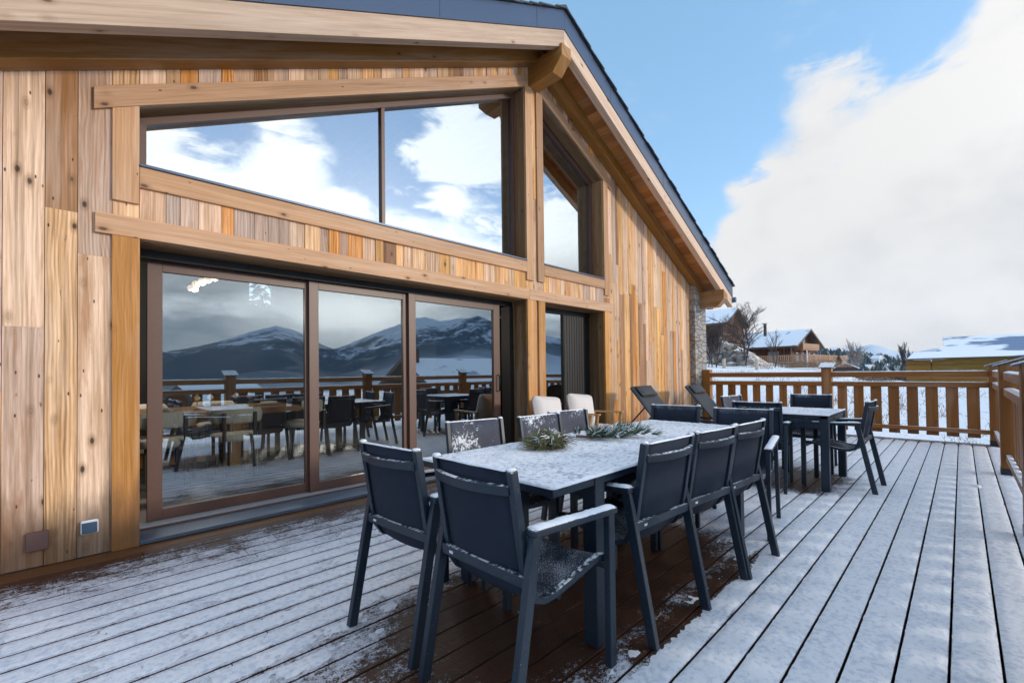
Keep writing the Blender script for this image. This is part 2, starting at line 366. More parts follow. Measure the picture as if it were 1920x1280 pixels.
# ------------------------------------------------------------------ mesh helpers
class MB:
    def __init__(s):
        s.bm = bmesh.new(); s.g = s.bm.verts.layers.float_vector.new('gco')
    def setg(s, vs, d, r=None):
        d = Vector(d).normalized(); r = random.random() if r is None else r
        e1 = d.orthogonal().normalized() if abs(d.x) + abs(d.z) < .01 or True else None
        ax = Vector((0, 1, 0)) if abs(d.y) < .8 else Vector((1, 0, 0))
        e1 = d.cross(ax).normalized(); e2 = d.cross(e1)
        for v in vs: v[s.g] = (v.co.dot(d), v.co.dot(e1) + v.co.dot(e2), r)
    def box(s, x0, x1, y0, y1, z0, z1, d=(1, 0, 0), r=None):
        vs = [s.bm.verts.new((x, y, z)) for x in (x0, x1) for y in (y0, y1) for z in (z0, z1)]
        for f in ((0, 1, 3, 2), (4, 6, 7, 5), (0, 4, 5, 1), (2, 3, 7, 6), (0, 2, 6, 4), (1, 5, 7, 3)):
            s.bm.faces.new([vs[i] for i in f])
        s.setg(vs, d, r); return vs
    def prism(s, poly, d0, d1, plane='xz', d=(1, 0, 0), r=None):
        """poly in the plane, extruded along the remaining axis from d0 to d1"""
        def P(p, k):
            if plane == 'xz': return (p[0], k, p[1])
            if plane == 'yz': return (k, p[0], p[1])
            return (p[0], p[1], k)
        A = [s.bm.verts.new(P(p, d0)) for p in poly]; B = [s.bm.verts.new(P(p, d1)) for p in poly]
        n = len(poly); s.bm.faces.new(A); s.bm.faces.new(B[::-1])
        for i in range(n): s.bm.faces.new((A[i], B[i], B[(i + 1) % n], A[(i + 1) % n]))
        s.setg(A + B, d, r); return A + B
    def beam(s, p0, p1, w, h, up=(0, 0, 1), r=None):
        p0, p1 = Vector(p0), Vector(p1); d = (p1 - p0).normalized(); u = Vector(up); side = d.cross(u).normalized(); u = side.cross(d)
        vs = [s.bm.verts.new(p + side * a * w / 2 + u * b * h / 2) for p in (p0, p1) for a in (-1, 1) for b in (-1, 1)]
        for f in ((0, 1, 3, 2), (4, 6, 7, 5), (0, 4, 5, 1), (2, 3, 7, 6), (0, 2, 6, 4), (1, 5, 7, 3)): s.bm.faces.new([vs[i] for i in f])
        s.setg(vs, d, r); return vs
    def tube(s, pts, rads, n=8, flat=1.):
        pts = [Vector(p) for p in pts]; prev = None; allv = []
        if not hasattr(rads, '__len__'): rads = [rads] * len(pts)
        up = Vector((0, 0, 1))
        for i, p in enumerate(pts):
            t = (pts[min(i + 1, len(pts) - 1)] - pts[max(i - 1, 0)]).normalized()
            a = t.cross(up if abs(t.z) < .95 else Vector((1, 0, 0))).normalized(); b = a.cross(t)
            ring = [s.bm.verts.new(p + (a * math.cos(2 * math.pi * k / n) + b * math.sin(2 * math.pi * k / n) * flat) * rads[i]) for k in range(n)]
            if prev:
                for k in range(n): s.bm.faces.new((prev[k], prev[(k + 1) % n], ring[(k + 1) % n], ring[k]))
            else: first = ring
            prev = ring; allv += ring
        if n > 2: s.bm.faces.new(first[::-1]); s.bm.faces.new(prev)
        s.setg(allv, (pts[-1] - pts[0]) if (pts[-1] - pts[0]).length > 1e-6 else (1, 0, 0)); return allv
    def lathe(s, prof, c=(0, 0, 0), n=20):
        rings = []
        for r, z in prof:
            rings.append([s.bm.verts.new((c[0] + r * math.cos(2 * math.pi * k / n), c[1] + r * math.sin(2 * math.pi * k / n), c[2] + z)) for k in range(n)])
        for A, B in zip(rings, rings[1:]):
            for k in range(n): s.bm.faces.new((A[k], A[(k + 1) % n], B[(k + 1) % n], B[k]))
        s.bm.faces.new(rings[0][::-1]); s.bm.faces.new(rings[-1])
    def blob(s, c, r, sub=2, amp=.25, sq=(1, 1, 1), fr=2.):
        q = bmesh.ops.create_icosphere(s.bm, subdivisions=sub, radius=1.)
        off = Vector((random.random() * 50,) * 3)
        for v in q['verts']:
            k = 1 + amp * mnoise.noise(v.co * fr + off)
            v.co = Vector((c[0] + v.co.x * r * k * sq[0], c[1] + v.co.y * r * k * sq[1], c[2] + v.co.z * r * k * sq[2]))
        s.setg(q['verts'], (1, 0, 0)); return q['verts']
    def snow(s, p0, p1, w, h, stepl=.012):
        """lumpy strip of snow lying on a bar from p0 to p1"""
        p0, p1 = Vector(p0), Vector(p1); L = (p1 - p0).length; n = max(3, int(L / stepl)); d = (p1 - p0) / L
        side = d.cross(Vector((0, 0, 1))).normalized(); u = side.cross(d); prev = None; o = random.random() * 99
        for i in range(n + 1):
            t = i / n; e = min(1., min(t, 1 - t) * L / .012 + .25)
            k = (1 + .5 * mnoise.noise(Vector((t * L * 38, o, 0)))) * e; kw = 1 + .16 * mnoise.noise(Vector((t * L * 55, o, 9)))
            p = p0 + d * L * t; ring = []
            for a in (-90, -50, 0, 50, 90):
                A = rad(a); ring.append(s.bm.verts.new(p + side * math.sin(A) * w / 2 * kw * e ** .5 + u * (math.cos(A) * h * k - .001)))
            if prev:
                for j in range(4): s.bm.faces.new((prev[j], prev[j + 1], ring[j + 1], ring[j]))
            else: s.bm.faces.new(ring)
            prev = ring
        s.bm.faces.new(prev[::-1])
    def build(s, name, mat, parent=None, bevel=0., smooth=False, kind=None, label=None):
        bmesh.ops.recalc_face_normals(s.bm, faces=s.bm.faces[:])
        me = bpy.data.meshes.new(name); s.bm.to_mesh(me); s.bm.free()
        for m in (mat if isinstance(mat, (list, tuple)) else [mat]): me.materials.append(m)
        o = bpy.data.objects.new(name, me); COL.objects.link(o)
        if smooth: me.polygons.foreach_set('use_smooth', [True] * len(me.polygons))
        if bevel:
            md = o.modifiers.new('bevel', 'BEVEL'); md.width = bevel; md.segments = 2; md.limit_method = 'ANGLE'
        if parent: o.parent = parent
        if kind: o['kind'] = kind
        if label: o['label'] = label
        return o
def tag(o, label, cat, group=None):
    o['label'] = label; o['category'] = cat
    if group: o['group'] = group
    return o
def thing(name, label, cat, loc=(0, 0, 0), rz=0., group=None):
    o = bpy.data.objects.new(name, None); o.empty_display_size = .1; COL.objects.link(o); o.location = loc; o.rotation_euler = (0, 0, rz)
    return tag(o, label, cat, group)
def copy_thing(root, loc, rz, label, mats=None):
    def cp(o, parent=None):
        c = o.copy(); COL.objects.link(c)
        if parent: c.parent = parent
        if mats and o.type == 'MESH':
            for a, b2 in mats.items():
                if o.data.materials and o.data.materials[0] is a:
                    c.data = o.data.copy(); c.data.materials[0] = b2
        for ch in [k for k in KIDS.get(o.name, [])]: cp(ch, c)
        return c
    global KIDS
    KIDS = {}
    for k in bpy.data.objects:
        if k.parent: KIDS.setdefault(k.parent.name, []).append(k)
    c = cp(root); c.location = loc; c.rotation_euler = (0, 0, rz); c['label'] = label
    return c

# ------------------------------------------------------------------ the house
def zb(x): return 5.38 - SLOPE * abs(x - RIDGE_X)        # under edge of barge boards and wall rafters
def build_house():
    H = thing('timber_chalet', 'large timber clad chalet with tall gable windows and sliding glass doors on the deck', 'house', (0, 0, 0))
    # cladding: planks of random widths, split at random heights, around the openings
    mb = MB()
    XL, XR = -1.3, 9.48
    stops = [XL, -.58, -.42, -.285, -.105, .045, .215, .36, 4.36, 4.53, 4.72, 6.2, XR]
    cols = []
    for a, b2 in zip(stops, stops[1:]):
        if b2 - a < .2: cols.append((a, b2)); continue
        x = a
        while x < b2 - 1e-6:
            w = random.choice((.085, .1, .115, .13, .15, .175))
            if b2 - (x + w) < .07: w = b2 - x
            cols.append((x, x + w)); x += w
    def pieces(lo, hi, x0, x1):
        """lo/hi: functions of x; cut at random heights"""
        zl, zh = lo((x0 + x1) / 2), hi((x0 + x1) / 2)
        cuts = []; z = zl + random.uniform(.7, 3.2)
        while z < zh - .35: cuts.append(z); z += random.uniform(1.2, 3.2)
        tones = None
        for (xa, cz, tn) in ((-.285, 1.50, (8, 5)), (-.105, 2.27, (0, 4)), (.045, 2.0, (5, 8)), (.215, 3.0, (0, 0)), (-.42, 1.1, (1, 2))):
            if abs(x0 - xa) < .001 and zl < .1: cuts = [cz]; tones = tn
        fs = [lo] + [(lambda x, c=c: c) for c in cuts] + [hi]
        for k_, (f0, f1) in enumerate(zip(fs, fs[1:])):
            g = .0016; y = .022 + random.uniform(-.005, .006)
            mb.prism([(x0 + g, f0(x0)), (x1 - g, f0(x1)), (x1 - g, f1(x1) - .001), (x0 + g, f1(x0) - .001)], y, .052, 'xz', (0, 0, 1), None if tones is None else (tones[k_] + .5) / 13 / 7.31 + random.choice((0, 1, 2, 3, 4, 5)) / 7.31)
    top = lambda x: zb(x) + .17
    ut = lambda x: 5.08 - SLOPE * (abs(x - RIDGE_X) - .164)
    for x0, x1 in cols:
        xm = (x0 + x1) / 2
        if .36 < xm < 4.36 or 4.72 < xm < 6.2:
            pieces(lambda x: 2.2, lambda x: 2.62, x0, x1); pieces(ut, top, x0, x1)
        else: pieces(lambda x: .004, top, x0, x1)
    mb.build('cladding', M_CLAD, H)
    # structural wall behind the boards
    mb = MB()
    def wq(x0, x1, f0, f1): mb.prism([(x0, f0(x0)), (x1, f0(x1)), (x1, f1(x1)), (x0, f1(x0))], .053, .30, 'xz')
    z0 = lambda x: -.6
    wq(XL, .36, z0, top); wq(4.41, 4.54, z0, top); wq(4.54, 4.67, z0, top); wq(6.25, 10.0, z0, top)
    wq(.36, 4.36, lambda x: 2.19, lambda x: 2.62); wq(4.72, 6.2, lambda x: 2.19, lambda x: 2.62)
    wq(.36, 4.41, ut, top); wq(4.67, 6.25, ut, top)
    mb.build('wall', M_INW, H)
    mb = MB()   # rear and end walls, with the small window opening in the rear wall
    Yb = 6.5
    def bq(x0, x1, f0, f1): mb.prism([(x0, f0(x0)), (x1, f0(x1)), (x1, f1(x1)), (x0, f1(x0))], Yb, Yb + .3, 'xz')
    bq(XL, 2.72, z0, top); bq(2.72, 3.22, z0, lambda x: 2.68); bq(2.72, 3.22, lambda x: 3.32, top); bq(3.22, 4.54, z0, top); bq(4.54, 10.0, z0, top)
    mb.box(XL - .3, XL, .053, Yb + .3, -.6, zb(XL) + .15); mb.box(9.7, 10.0, .31, Yb, -.6, zb(10) + .15)
    mb.box(5.0, 5.15, 3.0, Yb - .01, .03, zb(5.1) + .1)
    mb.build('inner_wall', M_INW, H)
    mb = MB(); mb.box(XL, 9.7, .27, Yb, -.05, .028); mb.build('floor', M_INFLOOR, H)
    # trims
    def tr(name, fn, mat=M_TRIM, bev=.003):
        mb = MB(); fn(mb); return mb.build(name, mat, H, bevel=bev)
    tr('lintel', lambda m: (m.box(.127, 4.40, -.006, .03, 2.157, 2.298), m.box(4.402, 6.42, -.006, .03, 2.157, 2.298)))
    tt = lambda x: 5.192 - SLOPE * (abs(x - RIDGE_X) - .164)
    tr('window_trim', lambda m: m.prism([(.12, tt(.12) - .155), (4.40, tt(4.40) - .155), (4.40, tt(4.40)), (.12, tt(.12))], -.006, .03, 'xz', (1, 0, SLOPE)))
    tr('window_trim', lambda m: m.prism([(4.66, tt(4.66) - .155), (6.45, tt(6.45) - .155), (6.45, tt(6.45)), (4.66, tt(4.66))], -.006, .03, 'xz', (1, 0, -SLOPE)))
    def vt(x0, x1, za, f, mat=M_TRIM): tr('post_trim', lambda m: m.prism([(x0, za), (x1, za), (x1, f(x1) - .001), (x0, f(x0) - .001)], -.003, .03, 'xz', (0, 0, 1)), mat)
    fl = lambda z: (lambda x: z)
    vt(.213, .357, 2.40, lambda x: tt(x) - .155); vt(.213, .36, .0, fl(2.157), M_JAMB)
    vt(4.362, 4.50, 2.42, lambda x: tt(x) - .155); vt(4.585, 4.718, 2.425, lambda x: tt(x) - .155); vt(6.208, 6.335, 2.42, lambda x: tt(x) - .155)
    vt(4.362, 4.53, .0, fl(2.157), M_JAMB); vt(4.585, 4.72, .0, fl(2.157), M_JAMB); vt(6.20, 6.342, .0, fl(2.157), M_JAMB)
    tr('sill_trim', lambda m: m.box(.358, 4.361, -.003, .03, 2.522, 2.668)); tr('sill_trim', lambda m: m.box(4.719, 6.207, -.003, .03, 2.524, 2.670))
    tr('sill_flashing', lambda m: (m.box(.36, 4.36, -.016, .20, 2.670, 2.690), m.box(4.722, 6.205, -.016, .20, 2.672, 2.692)), M_FASC, .002)
    # reveals (timber linings of the openings)
    mb = MB()
    def rev(x0, x1, f0, f1, ya=.031, yb=.36):
        n = 3
        for i in range(n):
            y0 = ya + (yb - ya) * i / n; y1 = ya + (yb - ya) * (i + 1) / n - .002
            mb.prism([(x0, f0(x0)), (x1, f0(x1)), (x1, f1(x1)), (x0, f1(x0))], y0, y1, 'xz', (0, 0, 1))
    rev(4.36, 4.41, fl(.0), fl(2.15)); rev(4.36, 4.41, fl(2.69), lambda x: ut(x) - .0, yb=.215)
    rev(6.2, 6.25, fl(.0), fl(2.15), yb=.34); rev(6.2, 6.25, fl(2.69), ut, yb=.235)
    rev(.31, .358, fl(.0), fl(2.15)); rev(4.67, 4.72, fl(.0), fl(2.15)); rev(4.67, 4.72, fl(2.69), ut, yb=.235); rev(.31, .358, fl(2.69), ut, yb=.235)
    for (xa, xb, yb) in ((.36, 4.36, .30), (4.72, 6.2, .30)):
        for i in range(3):
            w = (yb - .031) / 3; mb.box(xa, xb, .031 + w * i, .031 + w * (i + 1) - .002, 2.15, 2.19)
    for (xa, xb) in ((.36, 4.36), (4.72, 6.2)):
        for i in range(2):
            w = .09; zt_ = lambda x: ut(x)
            mb.prism([(xa, zt_(xa) - .045), (xb, zt_(xb) - .045), (xb, zt_(xb)), (xa, zt_(xa))], .031 + w * i, .031 + w * (i + 1) - .002, 'xz', (1, 0, SLOPE if xa < 1 else -SLOPE))
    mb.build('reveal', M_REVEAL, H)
    # upper windows
    def win(name, poly, y, fw, mull=(), glass=M_GLASSU, inner=None):
        m = MB(); c = Vector((sum(p[0] for p in poly) / len(poly), sum(p[1] for p in poly) / len(poly)))
        n = len(poly); ins = []
        for i in range(n):     # inset polygon
            p0, p, p1 = Vector(poly[i - 1]), Vector(poly[i]), Vector(poly[(i + 1) % n])
            d0 = (p - p0).normalized(); d1 = (p1 - p).normalized(); n0 = Vector((-d0.y, d0.x)); n1 = Vector((-d1.y, d1.x))
            k = fw / max(.15, (1 + n0.dot(n1))); ins.append(p + (n0 + n1) * k)
        for i in range(n):
            j = (i + 1) % n; m.prism([poly[i], poly[j], tuple(ins[j]), tuple(ins[i])], y - .035, y + .035)
        def zin(x):
            zs = []
            for i in range(n):
                a, b2 = ins[i], ins[(i + 1) % n]
                if abs(b2.x - a.x) > 1e-4 and min(a.x, b2.x) - 1e-6 <= x <= max(a.x, b2.x) + 1e-6: zs.append(a.y + (b2.y - a.y) * (x - a.x) / (b2.x - a.x))
            return min(zs), max(zs)
        for xm in mull:
            lo0, hi0 = zin(xm - .02); lo1, hi1 = zin(xm + .02); m.prism([(xm - .02, lo0), (xm + .02, lo1), (xm + .02, hi1), (xm - .02, hi0)], y - .03, y + .03)
        W = m.build('window', M_FRAME, H, bevel=.002); W['label'] = name
        xs = [min(p.x for p in ins)] + sum([[xm - .02, xm + .02] for xm in mull], []) + [max(p.x for p in ins)]
        for a, b2 in zip(xs[::2], xs[1::2]):
            la, ha = zin(a); lb, hb = zin(b2); g = MB(); vs = [g.bm.verts.new(q) for q in ((a, y + .005, la), (b2, y + .005, lb), (b2, y + .005, hb), (a, y + .005, ha))]; g.bm.faces.new(vs); g.build('pane', glass, W)
        return W
    uw = lambda x: ut(x) - .045
    win('wide trapezoid upper window left of the gable post', [(.36, 2.69), (4.36, 2.69), (4.36, uw(4.36)), (.36, uw(.36))], .235, .055, (2.37,))
    win('narrow trapezoid upper window right of the gable post', [(4.72, 2.69), (6.2, 2.69), (6.2, uw(6.2)), (4.72, uw(4.72))], .255, .055)
    # curtain hanging inside the right upper window
    m = MB(); pts = [(5.95 + .25 * i / 26, .42 + .02 * math.sin(i * 1.3)) for i in range(27)]
    for i in range(26):
        a, b2 = pts[i], pts[i + 1]; f = m.bm.faces.new([m.bm.verts.new(q) for q in ((a[0], a[1], 2.7), (b2[0], b2[1], 2.7), (b2[0], b2[1], 4.2), (a[0], a[1], 4.2))])
    bmesh.ops.remove_doubles(m.bm, verts=m.bm.verts[:], dist=.0005); cu = m.build('curtain', M_CURT, H, smooth=True); sd = cu.modifiers.new('t', 'SOLIDIFY'); sd.thickness = .004
    m = MB(); m.box(5.0, 5.10, .40, .50, 2.7, 4.6); m.build('inner_post', M_DARKW, H)
    # sliding door
    tr('door_head', lambda m: (m.box(.36, 4.36, .285, .44, 2.085, 2.15),), M_BLACK, .002)
    tr('door_jamb', lambda m: m.box(4.285, 4.36, .27, .44, .03, 2.085), M_BLACK, .002); tr('door_jamb', lambda m: m.box(.30, .357, .36, .44, .0, 2.15), M_BLACK, .002)
    tr('door_sill', lambda m: (m.box(.362, 2.1, -.002, .268, .004, .031), m.box(2.103, 4.358, -.002, .268, .004, .031), m.box(4.722, 6.198, .0, .3, .004, .031)), M_SLATE, .003)
    trk = tr('door_track', lambda m: m.box(.36, 4.36, .27, .45, .0, .043), M_FRAME, .002)
    mb = MB()
    for y in (.293, .333, .373, .413): mb.box(.36, 4.36, y - .003, y + .003, .043, .056)
    o = mb.build('track_rail', M_ALU, trk)
    def panel(x0, x1, y, lw, rw, z0=.058, z1=2.085, handle=False, dark=None):
        m = MB(); m.box(x0, x0 + lw, y - .02, y + .02, z0, z1, (0, 0, 1)); m.box(x1 - rw, x1, y - .02, y + .02, z0, z1, (0, 0, 1))
        m.box(x0 + lw, x1 - rw, y - .019, y + .019, z0, z0 + .085); m.box(x0 + lw, x1 - rw, y - .019, y + .019, z1 - .075, z1)
        D = m.build('sliding_door', M_FRAME, H, bevel=.002)
        g = MB(); g.bm.faces.new([g.bm.verts.new(q) for q in ((x0 + lw, y + .004, z0 + .085), (x1 - rw, y + .004, z0 + .085), (x1 - rw, y + .004, z1 - .075), (x0 + lw, y + .004, z1 - .075))]); g.build('pane', M_GLASS, D)
        if handle:
            h = MB(); h.tube([(x1 - .05, y - .02, .93), (x1 - .05, y - .06, .94), (x1 - .05, y - .06, 1.14), (x1 - .05, y - .02, 1.15)], .009, 8); h.build('handle', M_BLACK, D, smooth=True)
        return D
    panel(.437, 1.70, .393, .095, .08); panel(1.645, 2.76, .353, .09, .09); panel(2.72, 4.12, .313, .09, .11, handle=True)
    m = MB(); m.box(4.72, 6.2, .30, .40, 2.08, 2.15); m.box(4.72, 6.2, .30, .40, .032, .09); m.box(4.72, 4.78, .31, .39, .09, 2.08); m.box(6.12, 6.2, .31, .39, .09, 2.08); m.box(5.52, 6.12, .32, .37, .09, 2.08)
    for i in range(9): m.box(5.535 + i * .065, 5.59 + i * .065, .313, .321, .09, 2.07)
    D = m.build('patio_door', M_BLACK, H, bevel=.002); g = MB(); g.bm.faces.new([g.bm.verts.new(q) for q in ((4.78, .35, .09), (5.52, .35, .09), (5.52, .35, 2.08), (4.78, .35, 2.08))]); g.build('pane', M_GLASS, D)
    # roof
    eL, eR = -1.25, 10.4
    def slope(name, off0, off1, ya, yb, mat, xl=eL, xr=eR, bev=.004):
        for side in (0, 1):
            m = MB(); xe = xl if side == 0 else xr; g = .0008 if side else 0
            m.prism([(xe, zb(xe) + off0), (RIDGE_X + g, 5.38 + off0), (RIDGE_X + g, 5.38 + off1), (xe, zb(xe) + off1)], ya, yb, 'xz', (1, 0, SLOPE if side == 0 else -SLOPE)); m.build(name, mat, H, bevel=bev)
    slope('barge_board', 0., .214, -.54, -.435, M_BARGE)
    slope('wall_rafter', .001, .185, -.135, .016, M_DARKW, bev=.006)
    slope('fascia_flashing', .216, .47, -.552, -.50, M_FASC, bev=.002)
    slope('roof_deck', .30, .44, -.499, 7.2, M_DARKW, bev=0)
    for x in (-.6, 1.0, 2.57, 4.0, 5.6, 7.2, 8.8):     # joints in the flashing
        mb = MB(); mb.box(x - .0025, x + .0025, -.5535, -.55, zb(x) + .22, zb(x) + .466); mb.build('flashing_joint', M_BLACK, H)
    for side in (0, 1):      # soffit boards run out from the wall
        m = MB(); s = SLOPE if side == 0 else -SLOPE; xe = eL if side == 0 else eR; dx = .12 * (1 if side == 0 else -1); x = xe
        while abs(x - RIDGE_X) > .13:
            x2 = x + dx * .98
            m.prism([(x, zb(x) + .19), (x2, zb(x2) + .19), (x2, zb(x2) + .215), (x, zb(x) + .215)], -.434, 6.4, 'xz', (0, 1, 0)); x += dx
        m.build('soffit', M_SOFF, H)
    mb = MB()    # slates: courses stepped down both slopes, ragged edge at the verge
    for side in (0, 1):
        L = (RIDGE_X - eL) if side == 0 else (eR - RIDGE_X); n = int(L / .16)
        for i in range(n + 1):
            xa = RIDGE_X + (-1 if side == 0 else 1) * (i * .16); xb2 = RIDGE_X + (-1 if side == 0 else 1) * min(L + .05, i * .16 + .21)
            za, zb_ = zb(xa) + .478, zb(xb2) + .495; yy = -.585 + random.uniform(-.012, .008)
            mb.prism([(xa, za - .012), (xb2, zb_ - .014), (xb2, zb_ + .006), (xa, za + .006)], yy, 7.3, 'xz')
    mb.build('roof_slates', M_TILE, H)
    mb = MB(); mb.prism([(4.42, zb(4.42) + .49), (4.54, 5.38 + .50), (4.66, zb(4.66) + .49), (4.66, zb(4.66) + .51), (4.54, 5.38 + .525), (4.42, zb(4.42) + .51)], -.58, 7.3); mb.build('ridge_cap', M_TILE, H)
    # purlins
    def purlin(x0, x1, zt0, zt1, zbm, ye, ch):
        m = MB(); A = []; 
        prof = [(.02, zbm), (ye + ch, zbm), (ye, zbm + ch), (ye, None), (.02, None)]
        rows = []
        for x, zt in ((x0, zt0), (x1, zt1)): rows.append([m.bm.verts.new((x, p[0], zt if p[1] is None else p[1])) for p in prof])
        m.bm.faces.new(rows[0]); m.bm.faces.new(rows[1][::-1])
        for i in range(5): m.bm.faces.new((rows[0][i], rows[0][(i + 1) % 5], rows[1][(i + 1) % 5], rows[1][i]))
        m.setg(m.bm.verts[:], (0, 1, 0)); return m
    m = purlin(4.445, 4.635, 5.37, 5.37, 5.06, -.575, .16); m.build('ridge_beam', M_DARKW, H, bevel=.006)
    m = purlin(9.74, 9.95, zb(9.74) - .004, zb(9.95) - .004, 2.52, -.60, .15); m.build('eaves_beam', M_DARKW, H, bevel=.006)
    m = MB(); m.tube([(10.43, -.60, 2.72), (10.43, 7.2, 2.72)], .06, 12); m.build('gutter', M_FASC, H, smooth=True)
    # stone corner
    m = MB(); zt = lambda x: zb(x) + .17
    m.prism([(9.482, -.6), (10.06, -.6), (10.06, zt(10.06)), (9.482, zt(9.482))], -.09, .4); m.build('stone_pier', M_STONE, H)
    return H
HOUSE = build_house()

# ------------------------------------------------------------------ deck
mb = MB(); yg = -3.7215; pitch = .149
ys = [yg + pitch * k for k in range(-6, 25)]
for y0 in ys:
    y1 = y0 + pitch
    if y1 > .02: break
    x = -5.
    while x < 9.93:
        x2 = min(9.93, x + random.choice((2.4, 3., 3.6, 4.2)))
        if x < -4.9: x2 = x + random.uniform(1., 3.5)
        if 9.93 - x2 < .5: x2 = 9.93
        vs = mb.box(x + .001, x2 - .001, y0 + .0038, y1 - .0038, -.028, random.uniform(-.0015, .0), (1, 0, 0)); x = x2
yl = y0
mb.box(-5., 9.93, yl + .004, .018, -.028, -.001, (1, 0, 0))
mb.build('deck', M_DECK, bevel=.003, kind='structure')
mb = MB()
for k in range(31): mb.box(-4.9 + k * .5, -4.85 + k * .5, -4.58, .0, -.2, -.03)
mb.box(-5, 9.9, -4.6, .04, -.23, -.2); mb.box(-5, 9.93, -4.612, -4.6, -.25, -.03); mb.box(9.905, 9.93, -4.6, 0, -.25, -.03)  # dark sheet added under the joists so the board gaps read as shade
mb.build('joists_and_gap_shade', M_UNDER, kind='structure')

# real layer of powder on the boards: thick on the open side, thin to nothing under the tables and by the wall
def _sst(a, b, v):
    t = min(1., max(0., (v - a) / (b - a))); return t * t * (3 - 2 * t)
def _rect(x, y, x0, x1, y0, y1, s): return _sst(x0 - s, x0 + s, x) * (1 - _sst(x1 - s, x1 + s, x)) * _sst(y0 - s, y0 + s, y) * (1 - _sst(y1 - s, y1 + s, y))
def snow_depth(x, y):
    d = .0075 - .0064 * _sst(-3.35, -2.7, y) * (1 - _sst(3.5, 6., x))
    bare = max(_rect(x, y, 1.05, 3.2, -3.05, -2.1, .38), _rect(x, y, .4, 1.35, -2.9, -2.3, .5) * .8, _rect(x, y, 4.95, 6.2, -3.22, -2.3, .3) * .9, _sst(-1.1, -.25, y), _sst(9.3, 9.9, x) * .7)
    q = Vector((x, y, 0)); n = mnoise.noise(q * 9) * .0032 + mnoise.noise(q * 34 + Vector((7, 1, 2))) * .0036 + mnoise.noise(q * 2.2) * .0022
    return d * (1 - bare) - .012 * bare + n
mb = MB(); sx = .022; K_ = 8
for y0 in ys[:-1]:
    if y0 + pitch > -.1: continue
    prev = None; xx = -.2 if y0 > -2 else .4
    while xx < 9.93:
        row = []
        for k in range(K_ + 1):
            v = k / K_; yy = y0 + .0055 + (pitch - .011) * v + (mnoise.noise(Vector((xx * 30, y0 * 7, k * 1.7))) * .003 if k in (0, K_) else 0)
            e = min(v, 1 - v); h = snow_depth(xx, yy) - (.0075 if e == 0 else .0018 if e < .13 else 0.)
            row.append(mb.bm.verts.new((xx, yy, h)))
        if prev:
            for k in range(K_):
                if max(prev[k].co.z, prev[k + 1].co.z, row[k].co.z, row[k + 1].co.z) > -.0015: mb.bm.faces.new((prev[k], row[k], row[k + 1], prev[k + 1]))
        prev = row; xx += sx
bmesh.ops.delete(mb.bm, geom=[v for v in mb.bm.verts if not v.link_faces], context='VERTS')
mb.build('snow_on_deck', M_SNOWD, kind='structure', smooth=True)

# ------------------------------------------------------------------ railings
def pitched_cap(mb, cx, cy, w, z, rise, low, t=.012):
    """single-pitch slate slab, its low edge towards the deck ('y': low edge at +y, 'x': low edge at -x)"""
    h = w / 2
    if low == 'y': mb.prism([(cy + h, z), (cy - h, z + rise), (cy - h, z + rise + t), (cy + h, z + t)], cx - h, cx + h, 'yz')
    else: mb.prism([(cx - h, z), (cx + h, z + rise), (cx + h, z + rise + t), (cx - h, z + t)], cy - h, cy + h, 'xz')
def railing_post(root, x0, x1, y0, y1, ztop, cap):
    m = MB()
    if cap == 'y': m.prism([(y0, .07), (y1, .07), (y1, ztop - .005), (y0, ztop + .05)], x0, x1, 'yz', (0, 0, 1))
    elif cap == 'x': m.prism([(x0, .07), (x1, .07), (x1, ztop + .05), (x0, ztop - .005)], y0, y1, 'xz', (0, 0, 1))
    else: m.box(x0, x1, y0, y1, .07, ztop, (0, 0, 1))
    P = m.build('post', M_RAIL, root, bevel=.006)
    m = MB(); m.box(x0 - .004, x1 + .004, y0 - .004, y1 + .004, .0, .075); m.build('post_shoe', M_SHOE, P, bevel=.003)
    if cap:
        m = MB(); pitched_cap(m, (x0 + x1) / 2, (y0 + y1) / 2, .235, ztop - .02, .088, cap); m.build('post_cap', M_FASC, P, bevel=.002)
        m = MB(); pitched_cap(m, (x0 + x1) / 2, (y0 + y1) / 2, .228, ztop - .005, .085, cap, .005); m.build('post_cap_snow', M_SNOWT, P)
    return P
E = thing('end_railing', 'brown wooden railing with wide slats across the far end of the deck', 'railing', (0, 0, 0))
railing_post(E, 9.79, 9.945, -.255, -.10, 1.19, None)
railing_post(E, 9.79, 9.945, -2.415, -2.26, 1.205, 'x')
railing_post(E, 9.79, 9.945, -4.515, -4.36, 1.195, 'y')
SLATS = [(-.362, -.505), (-.608, -.756), (-.849, -.987), (-1.087, -1.225), (-1.326, -1.454), (-1.561, -1.693), (-1.8, -1.931), (-2.039, -2.178),
         (-2.491, -2.631), (-2.725, -2.865), (-2.958, -3.105), (-3.192, -3.335), (-3.428, -3.568), (-3.656, -3.804), (-3.891, -4.034), (-4.123, -4.264)]
for (a, b2) in ((-.256, -2.259), (-2.416, -4.359)):
    for (z0, z1, x0, x1) in ((1.025, 1.117, 9.80, 9.87), (.862, .943, 9.80, 9.87), (.159, .226, 9.80, 9.836)):
        m = MB(); m.box(x0, x1, b2, a, z0, z1, (0, 1, 0)); R_ = m.build('rail', M_RAIL, E, bevel=.008)
        if z0 > .5:
            m = MB(); m.snow((9.835, a - .005, z1), (9.835, b2 + .005, z1), .066, .010, .03); m.build('rail_snow', M_SNOW, R_, smooth=True)
for a, b2 in SLATS:
    m = MB(); m.box(9.838, 9.86, b2, a, .094, .861, (0, 0, 1)); m.build('slat', M_PLANK, E, bevel=.003)
S = thing('side_railing', 'brown wooden railing with snowy rails along the open right side of the deck', 'railing', (0, 0, 0))
PX = [7.2, 4.6, 2.0, -.6, -3.2]
